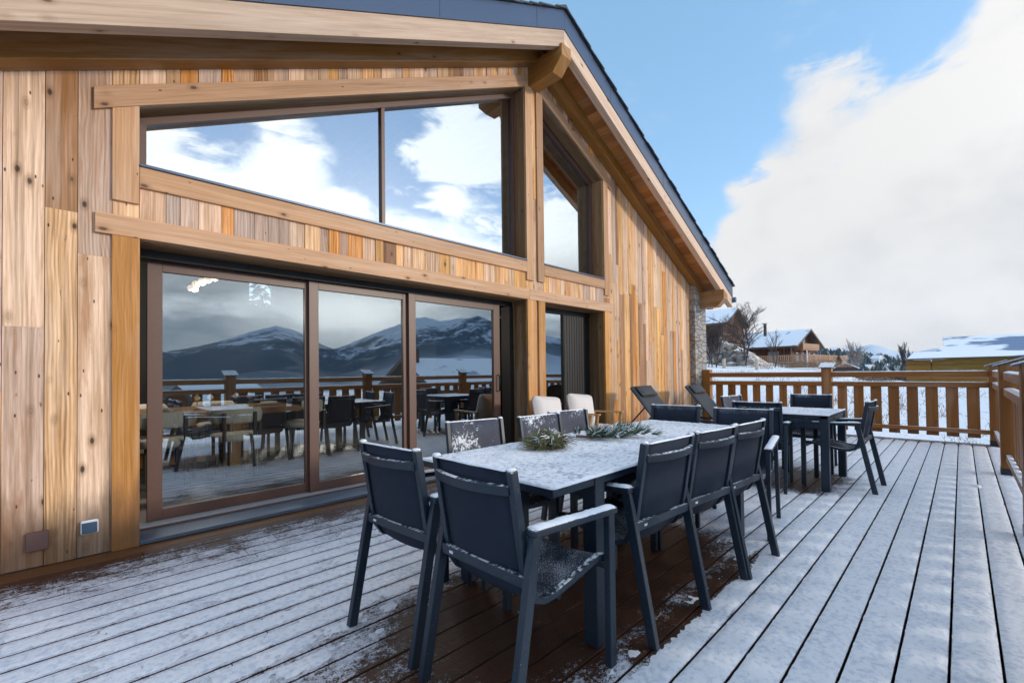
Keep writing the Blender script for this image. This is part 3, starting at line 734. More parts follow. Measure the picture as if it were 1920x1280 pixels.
for x in PX: railing_post(S, x, x + .155, -4.515, -4.36, 1.195, 'y')
edges = [9.79] + sum([[x + .155, x] for x in PX], [])
for i in range(0, len(edges) - 1, 2):
    xa, xb_ = edges[i], edges[i + 1]
    for (z0, z1, y0, y1) in ((1.03, 1.115, -4.475, -4.39), (.862, .94, -4.475, -4.39), (.159, .226, -4.44, -4.395)):
        m = MB(); m.box(xb_ + .001, xa - .001, y0, y1, z0, z1, (1, 0, 0)); R_ = m.build('rail', M_RAIL, S, bevel=.008)
        m = MB(); m.snow((xb_ + .01, (y0 + y1) / 2, z1), (xa - .01, (y0 + y1) / 2, z1), (y1 - y0) * .95, .014 if z0 > .5 else .006, .04); m.build('rail_snow', M_SNOW, R_, smooth=True)
    n = 9; L = xa - xb_
    for k in range(n):
        xc = xb_ + L * (k + .5) / n; m = MB(); m.box(xc - .075, xc + .075, -4.468, -4.445, .094, .861, (0, 0, 1)); m.build('slat', M_PLANK, S, bevel=.003)

# ------------------------------------------------------------------ tables
def make_table(x0, x1, y0, y1, label, deep=False, legs=None, inset=0.):
    T = thing('garden_table', label, 'table', ((x0 + x1) / 2, (y0 + y1) / 2, 0)); ox, oy = T.location.x, T.location.y
    def B(name, bx, mat=M_METAL, par=T, bev=.004):
        m = MB(); m.box(bx[0] - ox, bx[1] - ox, bx[2] - oy, bx[3] - oy, bx[4], bx[5]); return m.build(name, mat, par, bevel=bev)
    zt = .728
    top = B('tabletop', (x0, x1, y0, y1, zt - .036, zt))
    if deep: B('lower_leaf', (x0 + .006, x1 - .006, y0 + .006, y1 - .006, zt - .078, zt - .040))
    fx0, fx1 = legs
    for yy in (y0 + .045, y1 - .075): B('apron', (fx0 + .06, fx1 - .06, yy, yy + .03, zt - (.13 if deep else .10), zt - (.079 if deep else .037)))
    for xx in (fx0 + .01, fx1 - .04): B('apron', (xx, xx + .03, y0 + .06, y1 - .06, zt - (.13 if deep else .10), zt - (.079 if deep else .037)))
    for lx in (fx0 - .002, fx1 - .068):
        for ly in (y0 - .006, y1 - .064): B('leg', (lx, lx + .07, ly, ly + .07, 0, zt + .002))
    m = MB()      # thin uneven snow over the top
    nx, ny = int((x1 - x0) / .02), int((y1 - y0) / .02); grid = []
    for i in range(nx + 1):
        row = []
        for j in range(ny + 1):
            X_, Y_ = x0 + (x1 - x0) * i / nx, y0 + (y1 - y0) * j / ny
            e = min(i, nx - i, j, ny - j); q = Vector((X_, Y_, 0))
            if e == 0: X_ += .004 * mnoise.noise(q * 40); Y_ += .004 * mnoise.noise(q * 40 + Vector((9, 9, 9)))
            h = .006 + .004 * mnoise.noise(q * 22) + .003 * mnoise.noise(q * 60)
            row.append(m.bm.verts.new((X_ - ox, Y_ - oy, zt + (h if e > 0 else .002))))
        grid.append(row)
    for i in range(nx):
        for j in range(ny): m.bm.faces.new((grid[i][j], grid[i + 1][j], grid[i + 1][j + 1], grid[i][j + 1]))
    m.build('snow_layer', M_SNOWT, top, smooth=True)
    m = MB(); m.snow((x0 + .004 - ox, y0 - oy, zt), (x0 + .004 - ox, y1 - oy, zt), .022, .013); m.snow((x0 - ox, y0 + .004 - oy, zt), (x1 - ox, y0 + .004 - oy, zt), .022, .013)
    m.build('snow_rim', M_SNOW, top, smooth=True)
    if deep:
        m = MB(); m.box(x0 - .001 - ox, x0 - ox, y0 + .07 - oy, y0 + .125 - oy, zt - .062, zt - .054); m.build('logo_plate', M_WHITE, T)
    return T
BIG = make_table(1.325, 3.80, -2.96, -2.04, 'long slate blue garden table under thin snow, with two pine bundles on it', legs=(1.60, 3.42))
SMALL = make_table(5.15, 6.07, -3.165, -2.25, 'square slate blue garden table under thin snow near the end railing', deep=True, legs=(5.152, 6.068))

# ------------------------------------------------------------------ dining armchairs (front is +x, origin under the rear legs)
PROFILE = [(.050, .857), (.066, .76), (.084, .65), (.104, .53), (.122, .455), (.150, .408), (.195, .388), (.26, .388), (.36, .405), (.46, .425), (.53, .437), (.565, .432), (.585, .412)]
def make_chair(label):
    T = thing('garden_armchair', label, 'chair', (0, 0, 0), 0, 'garden armchairs around the tables')
    def arc(mm, y, w, h):
        pass
    for s in (-1, 1):      # rails of backrest and seat
        m = MB(); pts = [(x, s * .205, z) for x, z in PROFILE]
        for a, b2 in zip(pts, pts[1:]):
            pass
        prev = None
        for i, p in enumerate(pts):
            a = Vector(pts[max(0, i - 1)]); c = Vector(pts[min(len(pts) - 1, i + 1)]); t = (c - a).normalized(); nn_ = Vector((-t.z, 0, t.x))
            wv = .013; hv = .016 if i < 5 else .012
            ring = [m.bm.verts.new(Vector(p) + Vector((0, sy * wv, 0)) + nn_ * sn * hv) for sy, sn in ((-1, -1), (1, -1), (1, 1), (-1, 1))]
            if prev:
                for k in range(4): m.bm.faces.new((prev[k], prev[(k + 1) % 4], ring[(k + 1) % 4], ring[k]))
            else: m.bm.faces.new(ring)
            prev = ring
        m.bm.faces.new(prev[::-1]); m.build('side_rail', M_METAL, T, bevel=.003)
        m = MB(); m.beam((.125, s * .236, .64), (.0, s * .236, 0), .028, .042, (1, 0, 0)); m.build('leg', M_METAL, T, bevel=.003)
        m = MB(); m.beam((.572, s * .236, .612), (.572, s * .236, 0), .028, .042, (1, 0, 0)); m.build('leg', M_METAL, T, bevel=.003)
        m = MB(); m.beam((.098, s * .238, .651), (.596, s * .238, .620), .050, .026); A = m.build('armrest', M_METAL, T, bevel=.006)
        m = MB(); m.snow((.105, s * .238, .664), (.588, s * .238, .633), .050, .009, .008); m.build('armrest_snow', M_SNOW, A, smooth=True)
    # woven panel (back + seat)
    m = MB(); rows = []
    for i, (x, z) in enumerate(PROFILE):
        row = []
        for j in range(9):
            v = j / 8 * 2 - 1; sag = .018 * (1 - v * v)
            if i < 5: X_, Z_ = x - sag * .9, z
            else: X_, Z_ = x - sag * .3, z - sag * .8
            if i == 0: Z_ -= .004 * (1 - v * v)
            row.append(m.bm.verts.new((X_, v * .195, Z_)))
        rows.append(row)
    for i in range(len(rows) - 1):
        for j in range(8): m.bm.faces.new((rows[i][j], rows[i + 1][j], rows[i + 1][j + 1], rows[i][j + 1]))
    F = m.build('fabric_sling', M_FAB, T, smooth=True); sd = F.modifiers.new('t', 'SOLIDIFY'); sd.thickness = .006; sd.offset = 0
    m = MB(); m.snow((.036, -.19, .858), (.036, .19, .858), .014, .006, .01)
    for s in (-1, 1): m.blob((.048, s * .205, .8625), .0155, 2, .6, (1., 1.05, .5))
    m.build('top_snow', M_SNOW, T, smooth=True)
    # curved upper bar behind the back
    m = MB(); prev = None
    for j in range(13):
        v = j / 12 * 2 - 1; x = .048 - .038 * (1 - v * v); p = Vector((x, v * .198, .792)); ring = [m.bm.verts.new(p + Vector((a, 0, b2))) for a, b2 in ((-.008, -.018), (.008, -.014), (.005, .020), (-.011, .016))]
        if prev:
            for k in range(4): m.bm.faces.new((prev[k], prev[(k + 1) % 4], ring[(k + 1) % 4], ring[k]))
        else: m.bm.faces.new(ring)
        prev = ring
    m.bm.faces.new(prev[::-1]); m.build('back_bar', M_METAL, T, bevel=.003)
    m = MB(); m.beam((.092, -.222, .488), (.092, .222, .488), .024, .038); CB = m.build('crossbar', M_METAL, T, bevel=.003)
    m = MB(); m.box(.078, .0795, .150, .172, .483, .493); m.build('logo_plate', M_WHITE, T)
    m = MB(); m.beam((.572, -.222, .395), (.572, .222, .395), .022, .026); m.build('crossbar', M_METAL, T, bevel=.002)
    return T
CH = [ # label, x, y, heading, blown
 ('slate blue armchair at the near end of the long table, left of the foreground one', .970, -2.265, 4.4, 0),
 ('foreground slate blue armchair with snowy armrest at the near end of the long table', .978, -2.83, .5, 0),
 ('nearest of three grey backed armchairs along the right side of the long table', 2.005, -3.15, 86, 0),
 ('middle one of three grey backed armchairs along the right of the long table', 2.49, -3.18, 84, 0),
 ('farthest of three grey backed armchairs along the right side of the long table', 2.945, -3.21, 86, 0),
 ('snow spattered armchair on the house side of the long table, nearest the camera', 1.965, -1.70, -101, 1),
 ('snow spattered armchair behind the rounded pine bundle, middle on the house side', 2.49, -1.81, -93, 1),
 ('snow spattered armchair at the long table in front of the cream cushioned chairs', 2.935, -1.73, -98, 1),
 ('left one of the two armchairs at the far end of the long table', 4.0, -2.21, 190, 0),
 ('right one of the two armchairs at the far end of the long table', 3.96, -2.80, 189, 0),
 ('armchair with its back to the camera at the near side of the square table', 4.77, -2.65, 8, 0),
 ('armchair on the far side of the square table before the end railing', 6.62, -2.74, 186, 0),
 ('armchair right of the square table, seen side on over open snowy boards', 5.56, -3.50, 88, 0),
 ('pale snow dusted armchair on the house side of the square table by the sun loungers', 5.78, -2.03, -100, 1)]
C0 = make_chair(CH[0][0]); C0.location = (CH[0][1], CH[0][2], 0); C0.rotation_euler = (0, 0, rad(CH[0][3]))
FS = None
for lab, x, y, h, bl in CH[1:]:
    c = copy_thing(C0, (x, y, 0), rad(h), lab)
    if bl:
        for k in bpy.data.objects:
            if k.parent is c and k.name.startswith('fabric_sling'):
                if FS is None: FS = k.data.copy(); FS.materials[0] = M_FABS
                k.data = FS

# ------------------------------------------------------------------ pine bundles on the table
def needles(mb, base, d, n, ln, spread, r=.0012, droop=.25):
    d = Vector(d).normalized()
    for i in range(n):
        v = (d + Vector((random.gauss(0, spread), random.gauss(0, spread), random.gauss(0, spread * .8)))).normalized()
        L = ln * random.uniform(.6, 1.1); p0 = Vector(base) + Vector((random.gauss(0, .006), random.gauss(0, .006), random.gauss(0, .004)))
        p1 = p0 + v * L * .55; p2 = p0 + v * L + Vector((0, 0, -droop * L * random.uniform(.2, 1)))
        p1.z = max(p1.z, .737); p2.z = max(p2.z, .736)
        a = v.orthogonal().normalized() * r; b2 = v.cross(a).normalized() * r
        A = [mb.bm.verts.new(p0 + a), mb.bm.verts.new(p0 - a * .5 + b2), mb.bm.verts.new(p0 - a * .5 - b2)]
        B_ = [mb.bm.verts.new(p1 + a), mb.bm.verts.new(p1 - a * .5 + b2), mb.bm.verts.new(p1 - a * .5 - b2)]; t = mb.bm.verts.new(p2)
        for k in range(3): mb.bm.faces.new((A[k], A[(k + 1) % 3], B_[(k + 1) % 3], B_[k])); mb.bm.faces.new((B_[k], B_[(k + 1) % 3], t))
def snow_on(mb, pts, r0, r1):
    for p in pts: mb.blob(p, random.uniform(r0, r1), 1, .3, (1.3, 1.3, .45))
random.seed(21)
G1 = thing('pine_bundle', 'rounded olive green pine needle bundle with twigs on the long table', 'pine bundle', (0, 0, 0), 0, None)
m = MB(); tips = []
cx, cy = 1.99, -2.38
for i in range(95):
    a = random.uniform(0, 6.28); rr = random.uniform(0, .10); px = cx + math.cos(a) * rr * 1.1; py = cy + math.sin(a) * rr
    h = .745 + random.uniform(.0, .085) * (1 - rr / .16)
    dr = Vector((-.55 + random.gauss(0, .5), .35 + random.gauss(0, .5), random.uniform(-.1, .5)))
    needles(m, (px, py, h), dr, 18, .11, .2, .0015, .45); tips.append((px, py, h + .02))
m.build('needles', M_NEED, G1)
m = MB()
for i in range(12):
    a = random.uniform(-1.4, .5); p = Vector((cx + .03, cy - .02, .755)); q = p + Vector((math.cos(a) * .13, math.sin(a) * .12, random.uniform(-.01, .05))); m.tube([p, (p + q) / 2 + Vector((0, 0, .03)), q], [.004, .003, .0015], 5)
m.build('twigs', M_TWIG, G1)
m = MB()
for p in tips[:46]: needles(m, (p[0], p[1], p[2] + .004), (random.gauss(0, 1), random.gauss(0, 1), .25), 5, .05, .5, .002, .2)
snow_on(m, [(p[0], p[1], p[2] + .002) for p in tips if p[2] > .79][:14], .003, .007); m.build('snow_flecks', M_SNOW, G1)
G2 = thing('pine_sprig', 'long dark pine sprig covered in snow, lying at the middle of the long table', 'pine sprig', (0, 0, 0))
m = MB(); sp = []; pa, pb = Vector((2.44, -2.36, .75)), Vector((2.74, -2.50, .755))
for i in range(64):
    t = random.random(); p = pa.lerp(pb, t) + Vector((random.gauss(0, .035), random.gauss(0, .055), random.uniform(0, .03)))
    d = Vector((.6 if t > .35 else -.25, -.55 + random.gauss(0, .5), random.uniform(.0, .7) + (.4 if t > .7 else 0)))
    needles(m, p, d, 20, .085, .26, .0015, .1); sp.append((p, d))
m.build('needles', M_NEEDB, G2)
m = MB(); m.tube([pa + Vector((-.09, .06, .01)), pa, pa.lerp(pb, .4), pb], [.011, .010, .007, .003], 6); m.build('branch', M_TWIG, G2)
m = MB()
for p, d in sp: needles(m, p + Vector((0, 0, .010)), d, 4, .07, .3, .0024, .1)
snow_on(m, [p + Vector((random.gauss(0, .02), random.gauss(0, .02), .012)) for p, d in sp[:30]], .006, .012); m.build('snow_clumps', M_SNOW, G2)

# ------------------------------------------------------------------ wall fixtures
m = MB(); m.box(-.179, -.082, -.012, .0195, .112, .224); tag(m.build('cover_plate', M_PLASTIC, bevel=.003), 'plain brown rectangular cover plate low on the cladding at the left edge', 'cover plate')
SK = thing('outdoor_socket', 'small outdoor socket with blue grey lid, low on the cladding beside the door trim', 'socket', (.106, .0, .195))
m = MB(); m.box(-.044, .044, -.012, .0185, -.044, .044); m.build('socket_box', M_WHITE, SK, bevel=.010)
m = MB(); m.box(-.037, .037, -.022, -.0125, -.037, .035); m.build('lid', M_SOCK, SK, bevel=.008)
m = MB(); m.snow((-.042, -.004, .044), (.042, -.004, .044), .022, .004, .008); m.build('snow_line', M_SNOW, SK, smooth=True)

# ------------------------------------------------------------------ easy chairs with cushions (front is -y)
def cushion(mb, c, w, h, t, rx, ry=0.):
    q = bmesh.ops.create_icosphere(mb.bm, subdivisions=4, radius=1.); R = Matrix.Rotation(rx, 3, 'X') @ Matrix.Rotation(ry, 3, 'Y')
    for v in q['verts']:
        x, y, z = v.co
        sx = math.copysign(abs(x) ** .30, x); sz = math.copysign(abs(z) ** .30, z)
        edge = max(abs(sx), abs(sz)); th = max(.10, (1 - edge ** 3.5)) ** .6
        p = Vector((sx * w / 2 * (1 - .05 * (1 - abs(sz))), math.copysign(abs(y) ** .6, y) * t / 2 * th, sz * h / 2 * (1 - .05 * (1 - abs(sx)))))
        p.z += .006 * mnoise.noise(p * 9); v.co = R @ p + Vector(c)
def easy_chair(label, x):
    T = thing('easy_chair', label, 'chair', (x, -.42, 0), 0, 'easy chairs by the wall')
    for s in (-1, 1):
        m = MB(); m.beam((s * .27, -.34, .615), (s * .27, .20, .60), .055, .022); m.build('armrest', M_TEAK, T, bevel=.006)
        m = MB(); m.beam((s * .27, -.30, .605), (s * .27, -.22, 0), .035, .04); m.build('leg', M_TEAK, T, bevel=.004)
        m = MB(); m.beam((s * .27, .16, .60), (s * .27, .24, 0), .035, .04); m.build('leg', M_TEAK, T, bevel=.004)
        m = MB(); m.beam((s * .27, -.25, .30), (s * .27, .2, .27), .03, .05); m.build('side_bar', M_TEAK, T, bevel=.004)
    m = MB(); m.box(-.255, .255, -.27, .21, .27, .30); m.build('seat_frame', M_TEAK, T)
    m = MB(); cushion(m, (0, -.06, .37), .54, .50, .17, rad(90)); m.build('seat_cushion', M_CREAM, T, smooth=True)
    m = MB(); cushion(m, (-.01, .17, .635), .55, .47, .19, rad(-14), rad(5)); m.build('back_cushion', M_CREAM, T, smooth=True)
    return T
E1 = easy_chair('cream cushioned wooden easy chair beside the gable post, half hidden by trim', 4.47)
E2 = copy_thing(E1, (5.19, -.42, 0), rad(-2), 'cream cushioned wooden easy chair before the dark patio door, next to the lounger')

# ------------------------------------------------------------------ sun loungers (head near wall, feet to -y)
def lounger(label, x, y, zh=.93):
    T = thing('sun_lounger', label, 'sun lounger', (x, y, 0), 0, 'sun loungers by the wall')
    hx = .30; back0 = (0., zh - .01); back1 = (-.52, .30); foot = (-1.55, .30)
    for s in (-1, 1):
        m = MB(); m.beam((s * hx, back0[0], back0[1]), (s * hx, back1[0], back1[1]), .025, .04, (1, 0, 0)); m.build('back_frame', M_METALB, T, bevel=.003)
        m = MB(); m.beam((s * hx, .15, .27), (s * hx, foot[0], .27), .03, .045); m.build('side_frame', M_METALB, T, bevel=.003)
        for ly in (.08, -1.35):
            m = MB(); m.beam((s * hx, ly, .27), (s * hx, ly, 0), .04, .03, (1, 0, 0)); m.build('leg', M_METALB, T, bevel=.003)
        m = MB(); m.beam((s * (hx - .03), -.22, .63), (s * (hx - .03), .10, .29), .018, .018); m.build('strut', M_BLACK, T)
    m = MB(); m.prism([(back0[0] + .006, back0[1] + .02), (back0[0] - .01, back0[1] + .02), (back1[0] - .0, back1[1] + .02), (foot[0], foot[1] + .0), (foot[0], foot[1] - .012), (back1[0] + .012, back1[1] + .005)], -hx + .01, hx - .01, 'yz'); m.build('sling', M_FAB_L, T, bevel=.003)
    m = MB(); n = Vector((0, -(back0[1] - back1[1]), -(back0[0] - back1[0]) * -1)); 
    cushion(m, (0, -.105, zh - .065), .50, .20, .085, rad(-40)); m.build('headrest', M_FAB_L, T, smooth=True)
    return T
M_FAB_L = plain('charcoal_sling', (.034, .038, .048), .7, .1, 60)
L1 = lounger('charcoal sun lounger with raised back and headrest, the one nearer the easy chairs', 6.47, -.47)
L2 = copy_thing(L1, (8.42, -.46, -.05), 0, 'charcoal sun lounger with raised back beside the stone corner and railing post')
L2.location.z = 0; L2.scale = (1, 1, .955)
m = MB(); m.blob((8.3, -4.2, .004), .05, 3, .3, (1.5, .9, .5)); 
m.bm.free()
m = MB(); m.blob((6.35, -4.16, .0), .035, 3, .3, (1.6, 1., .6)); tag(m.build('snow_clump', M_SNOW, smooth=True), 'small lump of snow on the boards near the side railing post', 'snow lump')

# ------------------------------------------------------------------ dining room behind the glass
DT = thing('dining_table', 'rustic solid wood dining table laid for a meal behind the sliding glass', 'dining table', (0, 0, 0))
mb = MB(); mb.box(-.9, 2.22, 2.15, 3.25, .70, .775, (1, 0, 0)); mb.build('tabletop', M_OAK, DT, bevel=.008)
for lx in (-.3, 1.45):
    mb = MB(); mb.box(lx, lx + .22, 2.45, 2.95, .03, .70, (0, 0, 1)); mb.build('leg', M_OAK, DT, bevel=.008)
mb = MB(); mb.box(-.08, 1.45, 2.62, 2.78, .12, .28, (1, 0, 0)); mb.build('stretcher', M_OAK, DT, bevel=.006)
def dining_chair(label, x, y, h):
    T = thing('dining_chair', label, 'chair', (x, y, .028), rad(h), 'cream dining chairs')
    m = MB(); m.lathe([(.05, .40), (.22, .405), (.245, .44), (.24, .475), (.20, .495), (.05, .50)], n=28); m.build('seat', M_BOUC, T, smooth=True)
    m = MB(); prev = None
    for i in range(15):     # curved padded backrest
        a = rad(180 - 70 + 140 * i / 14); ring = []
        for k in range(10):
            t = 2 * math.pi * k / 10; rr = .265 + .03 * math.cos(t); z = .70 + .088 * math.copysign(abs(math.sin(t)) ** .7, math.sin(t)); e = 1 if 0 < i < 14 else .6
            ring.append(m.bm.verts.new((rr * math.cos(a), rr * math.sin(a), .70 + (z - .70) * e)))
        if prev:
            for k in range(10): m.bm.faces.new((prev[k], prev[(k + 1) % 10], ring[(k + 1) % 10], ring[k]))
        else: m.bm.faces.new(ring)
        prev = ring
    m.bm.faces.new(prev[::-1]); m.build('backrest', M_BOUC, T, smooth=True)
    for a, z in ((150, .74), (210, .74), (100, .62), (260, .62), (40, .44), (-40, .44)):
        r_ = .305 if z > .5 else .21
        if z > .5 and a in (100, 260): r_ = .27
        m = MB(); m.beam((r_ * math.cos(rad(a)), r_ * math.sin(rad(a)), z), (r_ * math.cos(rad(a)), r_ * math.sin(rad(a)), 0), .035, .035, (1, 0, 0)); m.build('leg', M_DKWOOD, T, bevel=.004)
    return T
D0 = dining_chair('cream padded dining chair on the near side of the dining table, seen whole', 1.38, 1.93, 90)
for lab, x, y, h in (('cream dining chair left of the whole one, partly behind the brown stile', .74, 2.0, 90), ('cream dining chair at the right end of the dining table', 2.42, 2.72, 180),
                     ('cream dining chair in the gap left of the sliding door frame', .0, 2.0, 90), ('cream dining chair on the far side of the dining table, right', 1.5, 3.45, -90), ('cream dining chair on the far side of the dining table, left', .7, 3.45, -90)):
    copy_thing(D0, (x, y, .028), rad(h), lab)
def pl(label, x, y):
    T = thing('plate_stack', label, 'plates', (x, y, .776), 0, 'stacked plates on the dining table')
    m = MB(); m.lathe([(.07, 0), (.14, .010), (.145, .014), (.12, .012), (.05, .010)], n=28); m.build('dinner_plate', M_PLATE, T, smooth=True)
    m = MB(); m.lathe([(.06, .013), (.10, .018), (.105, .045), (.10, .045), (.06, .028)], n=28); m.build('bowl', M_PLATE, T, smooth=True); return T
P0 = pl('stack of stoneware plates in front of the whole cream dining chair', 1.5, 2.38)
for lab, x, y in (('stack of stoneware plates at the right end of the dining table', 1.98, 2.7), ('stack of stoneware plates left of the middle of the dining table', .74, 2.38), ('stack of stoneware plates on the far side of the dining table', 1.4, 3.0)):
    copy_thing(P0, (x, y, .776), 0, lab)
def gl(label, x, y):
    T = thing('wine_glass', label, 'glass', (x, y, .776), 0, 'wine glasses on the dining table')
    m = MB(); m.lathe([(.034, 0), (.032, .003), (.005, .008), (.0045, .085), (.02, .10), (.04, .135), (.036, .19), (.033, .19), (.037, .135), (.018, .105), (.001, .10)], n=20); m.build('bowl', M_DRINK, T, smooth=True); return T
g0 = gl('wine glass left of the plates in the middle of the dining table', 1.12, 2.5)
for lab, x, y in (('wine glass just behind the right hand plates', 1.72, 2.62), ('wine glass between the two nearest place settings', 1.28, 2.62), ('wine glass standing at the back right of the table', 1.6, 2.78), ('wine glass farthest left on the dining table', .55, 2.55)):
    copy_thing(g0, (x, y, .776), 0, lab)
LP = thing('pendant_lamp', 'cluster of glowing glass globes hanging above the dining table', 'lamp', (1.28, 3.05, 0))
random.seed(4)
for i in range(7):
    m = MB(); p = (-.14 + .045 * i + random.uniform(-.02, .02), random.uniform(-.12, .12), 2.33 + .032 * i + random.uniform(-.03, .03)); m.blob(p, random.uniform(.036, .05), 3, .08); g = m.build('globe', M_GLOBE, LP, smooth=True)
    m = MB(); m.tube([(p[0], p[1], p[2] + .05), (p[0] * .3, p[1] * .3, 3.35)], .002, 5); m.build('cord', M_BLACK, LP)

pl_ = bpy.data.lights.new('lamp_glow', 'POINT'); pl_.energy = 34; pl_.color = (1., .90, .78); pl_.shadow_soft_size = .12; lo_ = bpy.data.objects.new('lamp_glow', pl_); COL.objects.link(lo_); lo_.location = (0, 0, 2.12); lo_.parent = LP
# ------------------------------------------------------------------ terrain: one polar sheet to the horizon
AZ = [-180, -140, -90, -50, -20, 0, 3, 6, 9, 12, 18, 25, 50, 90, 140, 180]
RN = [0, 10, 22, 45, 80, 110, 200, 450, 900, 1500]
TB = {90: [-.6, -.6, 0.6, 1, 4, 6, 12, 30, 60, 90], 50: [-.6, -.6, 0.9, 1.5, 4.0, 6, 12, 30, 55, 90], 25: [-.6, -.6, 1.0, 1.5, 3.6, 5.2, 9, 22, 40, 60], 18: [-.6, -.6, 0.95, .95, 2.5, 3.2, 6, 20, 34, 45],
      12: [-.6, -.6, 0.9, .6, 1.9, 2.2, 3, 15, 24, 26], 9: [-.6, -.6, 0.86, .2, .6, .5, -1, 13, 20, 20], 6: [-.6, -.6, 0.78, -.15, -.4, -1., -4, 7.5, 10, 6], 3: [-.6, -.6, 0.68, -.8, -1.6, -2.4, -6, -1, 0, -4],
      0: [-.6, -.6, 0.6, -1, -2, -3, -8, -10, -20, -20], -20: [-.7, -.7, 0.1, -2, -4, -6, -14, -30, -50, -50], -50: [-.7, -.8, -1.5, -3.5, -6, -8, -16, -26, -40, -50], -90: [-.8, -.9, -2, -4, -7, -9, -18, -30, -45, -55],
      -140: [-.8, -.9, -2, -4, -7, -9, -18, -30, -45, -55], 140: [-.6, -.6, -.2, 1, 3, 5, 8, 20, 40, 60], 180: [-.7, -.7, -1, -1, -1, -1, -3, -5, 0, 0], -180: [-.7, -.7, -1, -1, -1, -1, -3, -5, 0, 0]}
TA = np.array([TB[a] for a in AZ], float)
def gz(r, az):
    j = np.interp(az, AZ, range(len(AZ))); i0 = np.clip(np.floor(j).astype(int), 0, len(AZ) - 2); t = j - i0; t = t * t * (3 - 2 * t)
    out = np.zeros_like(r)
    for k in range(len(AZ) - 1):
        mk = i0 == k
        if mk.any(): out[mk] = np.interp(r[mk], RN, TA[k]) * (1 - t[mk]) + np.interp(r[mk], RN, TA[k + 1]) * t[mk]
    return out
def gzp(x, y):
    r = math.hypot(x, y + 4.08); a = math.degrees(math.atan2(y + 4.08, x)); return float(gz(np.array([r]), np.array([a]))[0])
def polar(name, radii, zf, mat, nA=720, amp=None):
    th = np.linspace(-180, 180, nA, endpoint=False); R_, A_ = np.meshgrid(radii, th, indexing='ij')
    Z = zf(R_.ravel(), A_.ravel()); Xc = (R_ * np.cos(np.radians(A_))).ravel(); Yc = (R_ * np.sin(np.radians(A_))).ravel() - 4.08
    if amp:
        nz = np.array([mnoise.fractal(Vector((x * amp[1], y * amp[1], 3.3)), 1., 2., 5) for x, y in zip(Xc, Yc)]); Z = Z + nz * amp[0](R_.ravel())
    co = np.stack([Xc, Yc, Z], 1); nR = len(radii); fs = []
    for i in range(nR - 1):
        b0 = i * nA; b1 = b0 + nA
        for j in range(nA):
            j2 = (j + 1) % nA; fs.append((b0 + j, b1 + j, b1 + j2, b0 + j2))
    me = bpy.data.meshes.new(name); me.from_pydata(co.tolist(), [], fs); me.materials.append(mat); me.polygons.foreach_set('use_smooth', [True] * len(fs))
    o = bpy.data.objects.new(name, me); COL.objects.link(o); o['kind'] = 'structure'; return o
radii = np.concatenate([[.2], np.geomspace(2., 1500, 120)])
polar('ground', radii, gz, M_GROUND, 480, (lambda r: np.clip(r * .012, .03, 5.), .11))
MP = [(-180, 3), (-120, 3.2), (-95, 2.6), (-86, 3.1), (-83, 2.5), (-80, 3.3), (-77, 4.3), (-75, 5.0), (-73, 5.6), (-71.5, 5.3), (-70, 4.6), (-68, 3.4), (-66.9, 2.9), (-65.5, 3.4), (-62.4, 4.9), (-59, 6.3), (-57.5, 7.0), (-56, 7.2), (-54, 6.6), (-51, 6.8), (-48, 6.0), (-44, 5.2), (-41, 4.9), (-38, 4.0), (-30, 3.), (-20, 2.2), (-8, 1.5), (-3, 1.75), (0, 1.9), (1.5, 1.7), (3, 1.45), (4.5, 1.6), (5.5, 2.15), (6.3, 2.35), (7.5, 2.2), (9, 1.7), (15, 2), (25, 3), (60, 4), (180, 3)]
def mz(r, az):
    el = np.interp(az, [p[0] for p in MP], [p[1] for p in MP]); pk = 4200 + 500 * np.sin(np.radians(az) * 9)
    H_ = pk * np.tan(np.radians(el)) + 1.2; t = np.clip((r - 1450) / (pk - 1450), 0, 1); t = t ** 1.35
    z = -60 + (H_ + 60) * t; d = np.clip((r - pk) / 2500, 0, 1); return np.where(r > pk, H_ * (1 - d) - 100 * d, z)
def mamp(r): return 120. * np.clip((r - 1500) / 1500, 0, 1) * np.clip((3900 - r) / 500, .12, 1)
polar('mountains', np.linspace(1480, 7000, 90), mz, M_MOUNT, 1080, (mamp, .0016))

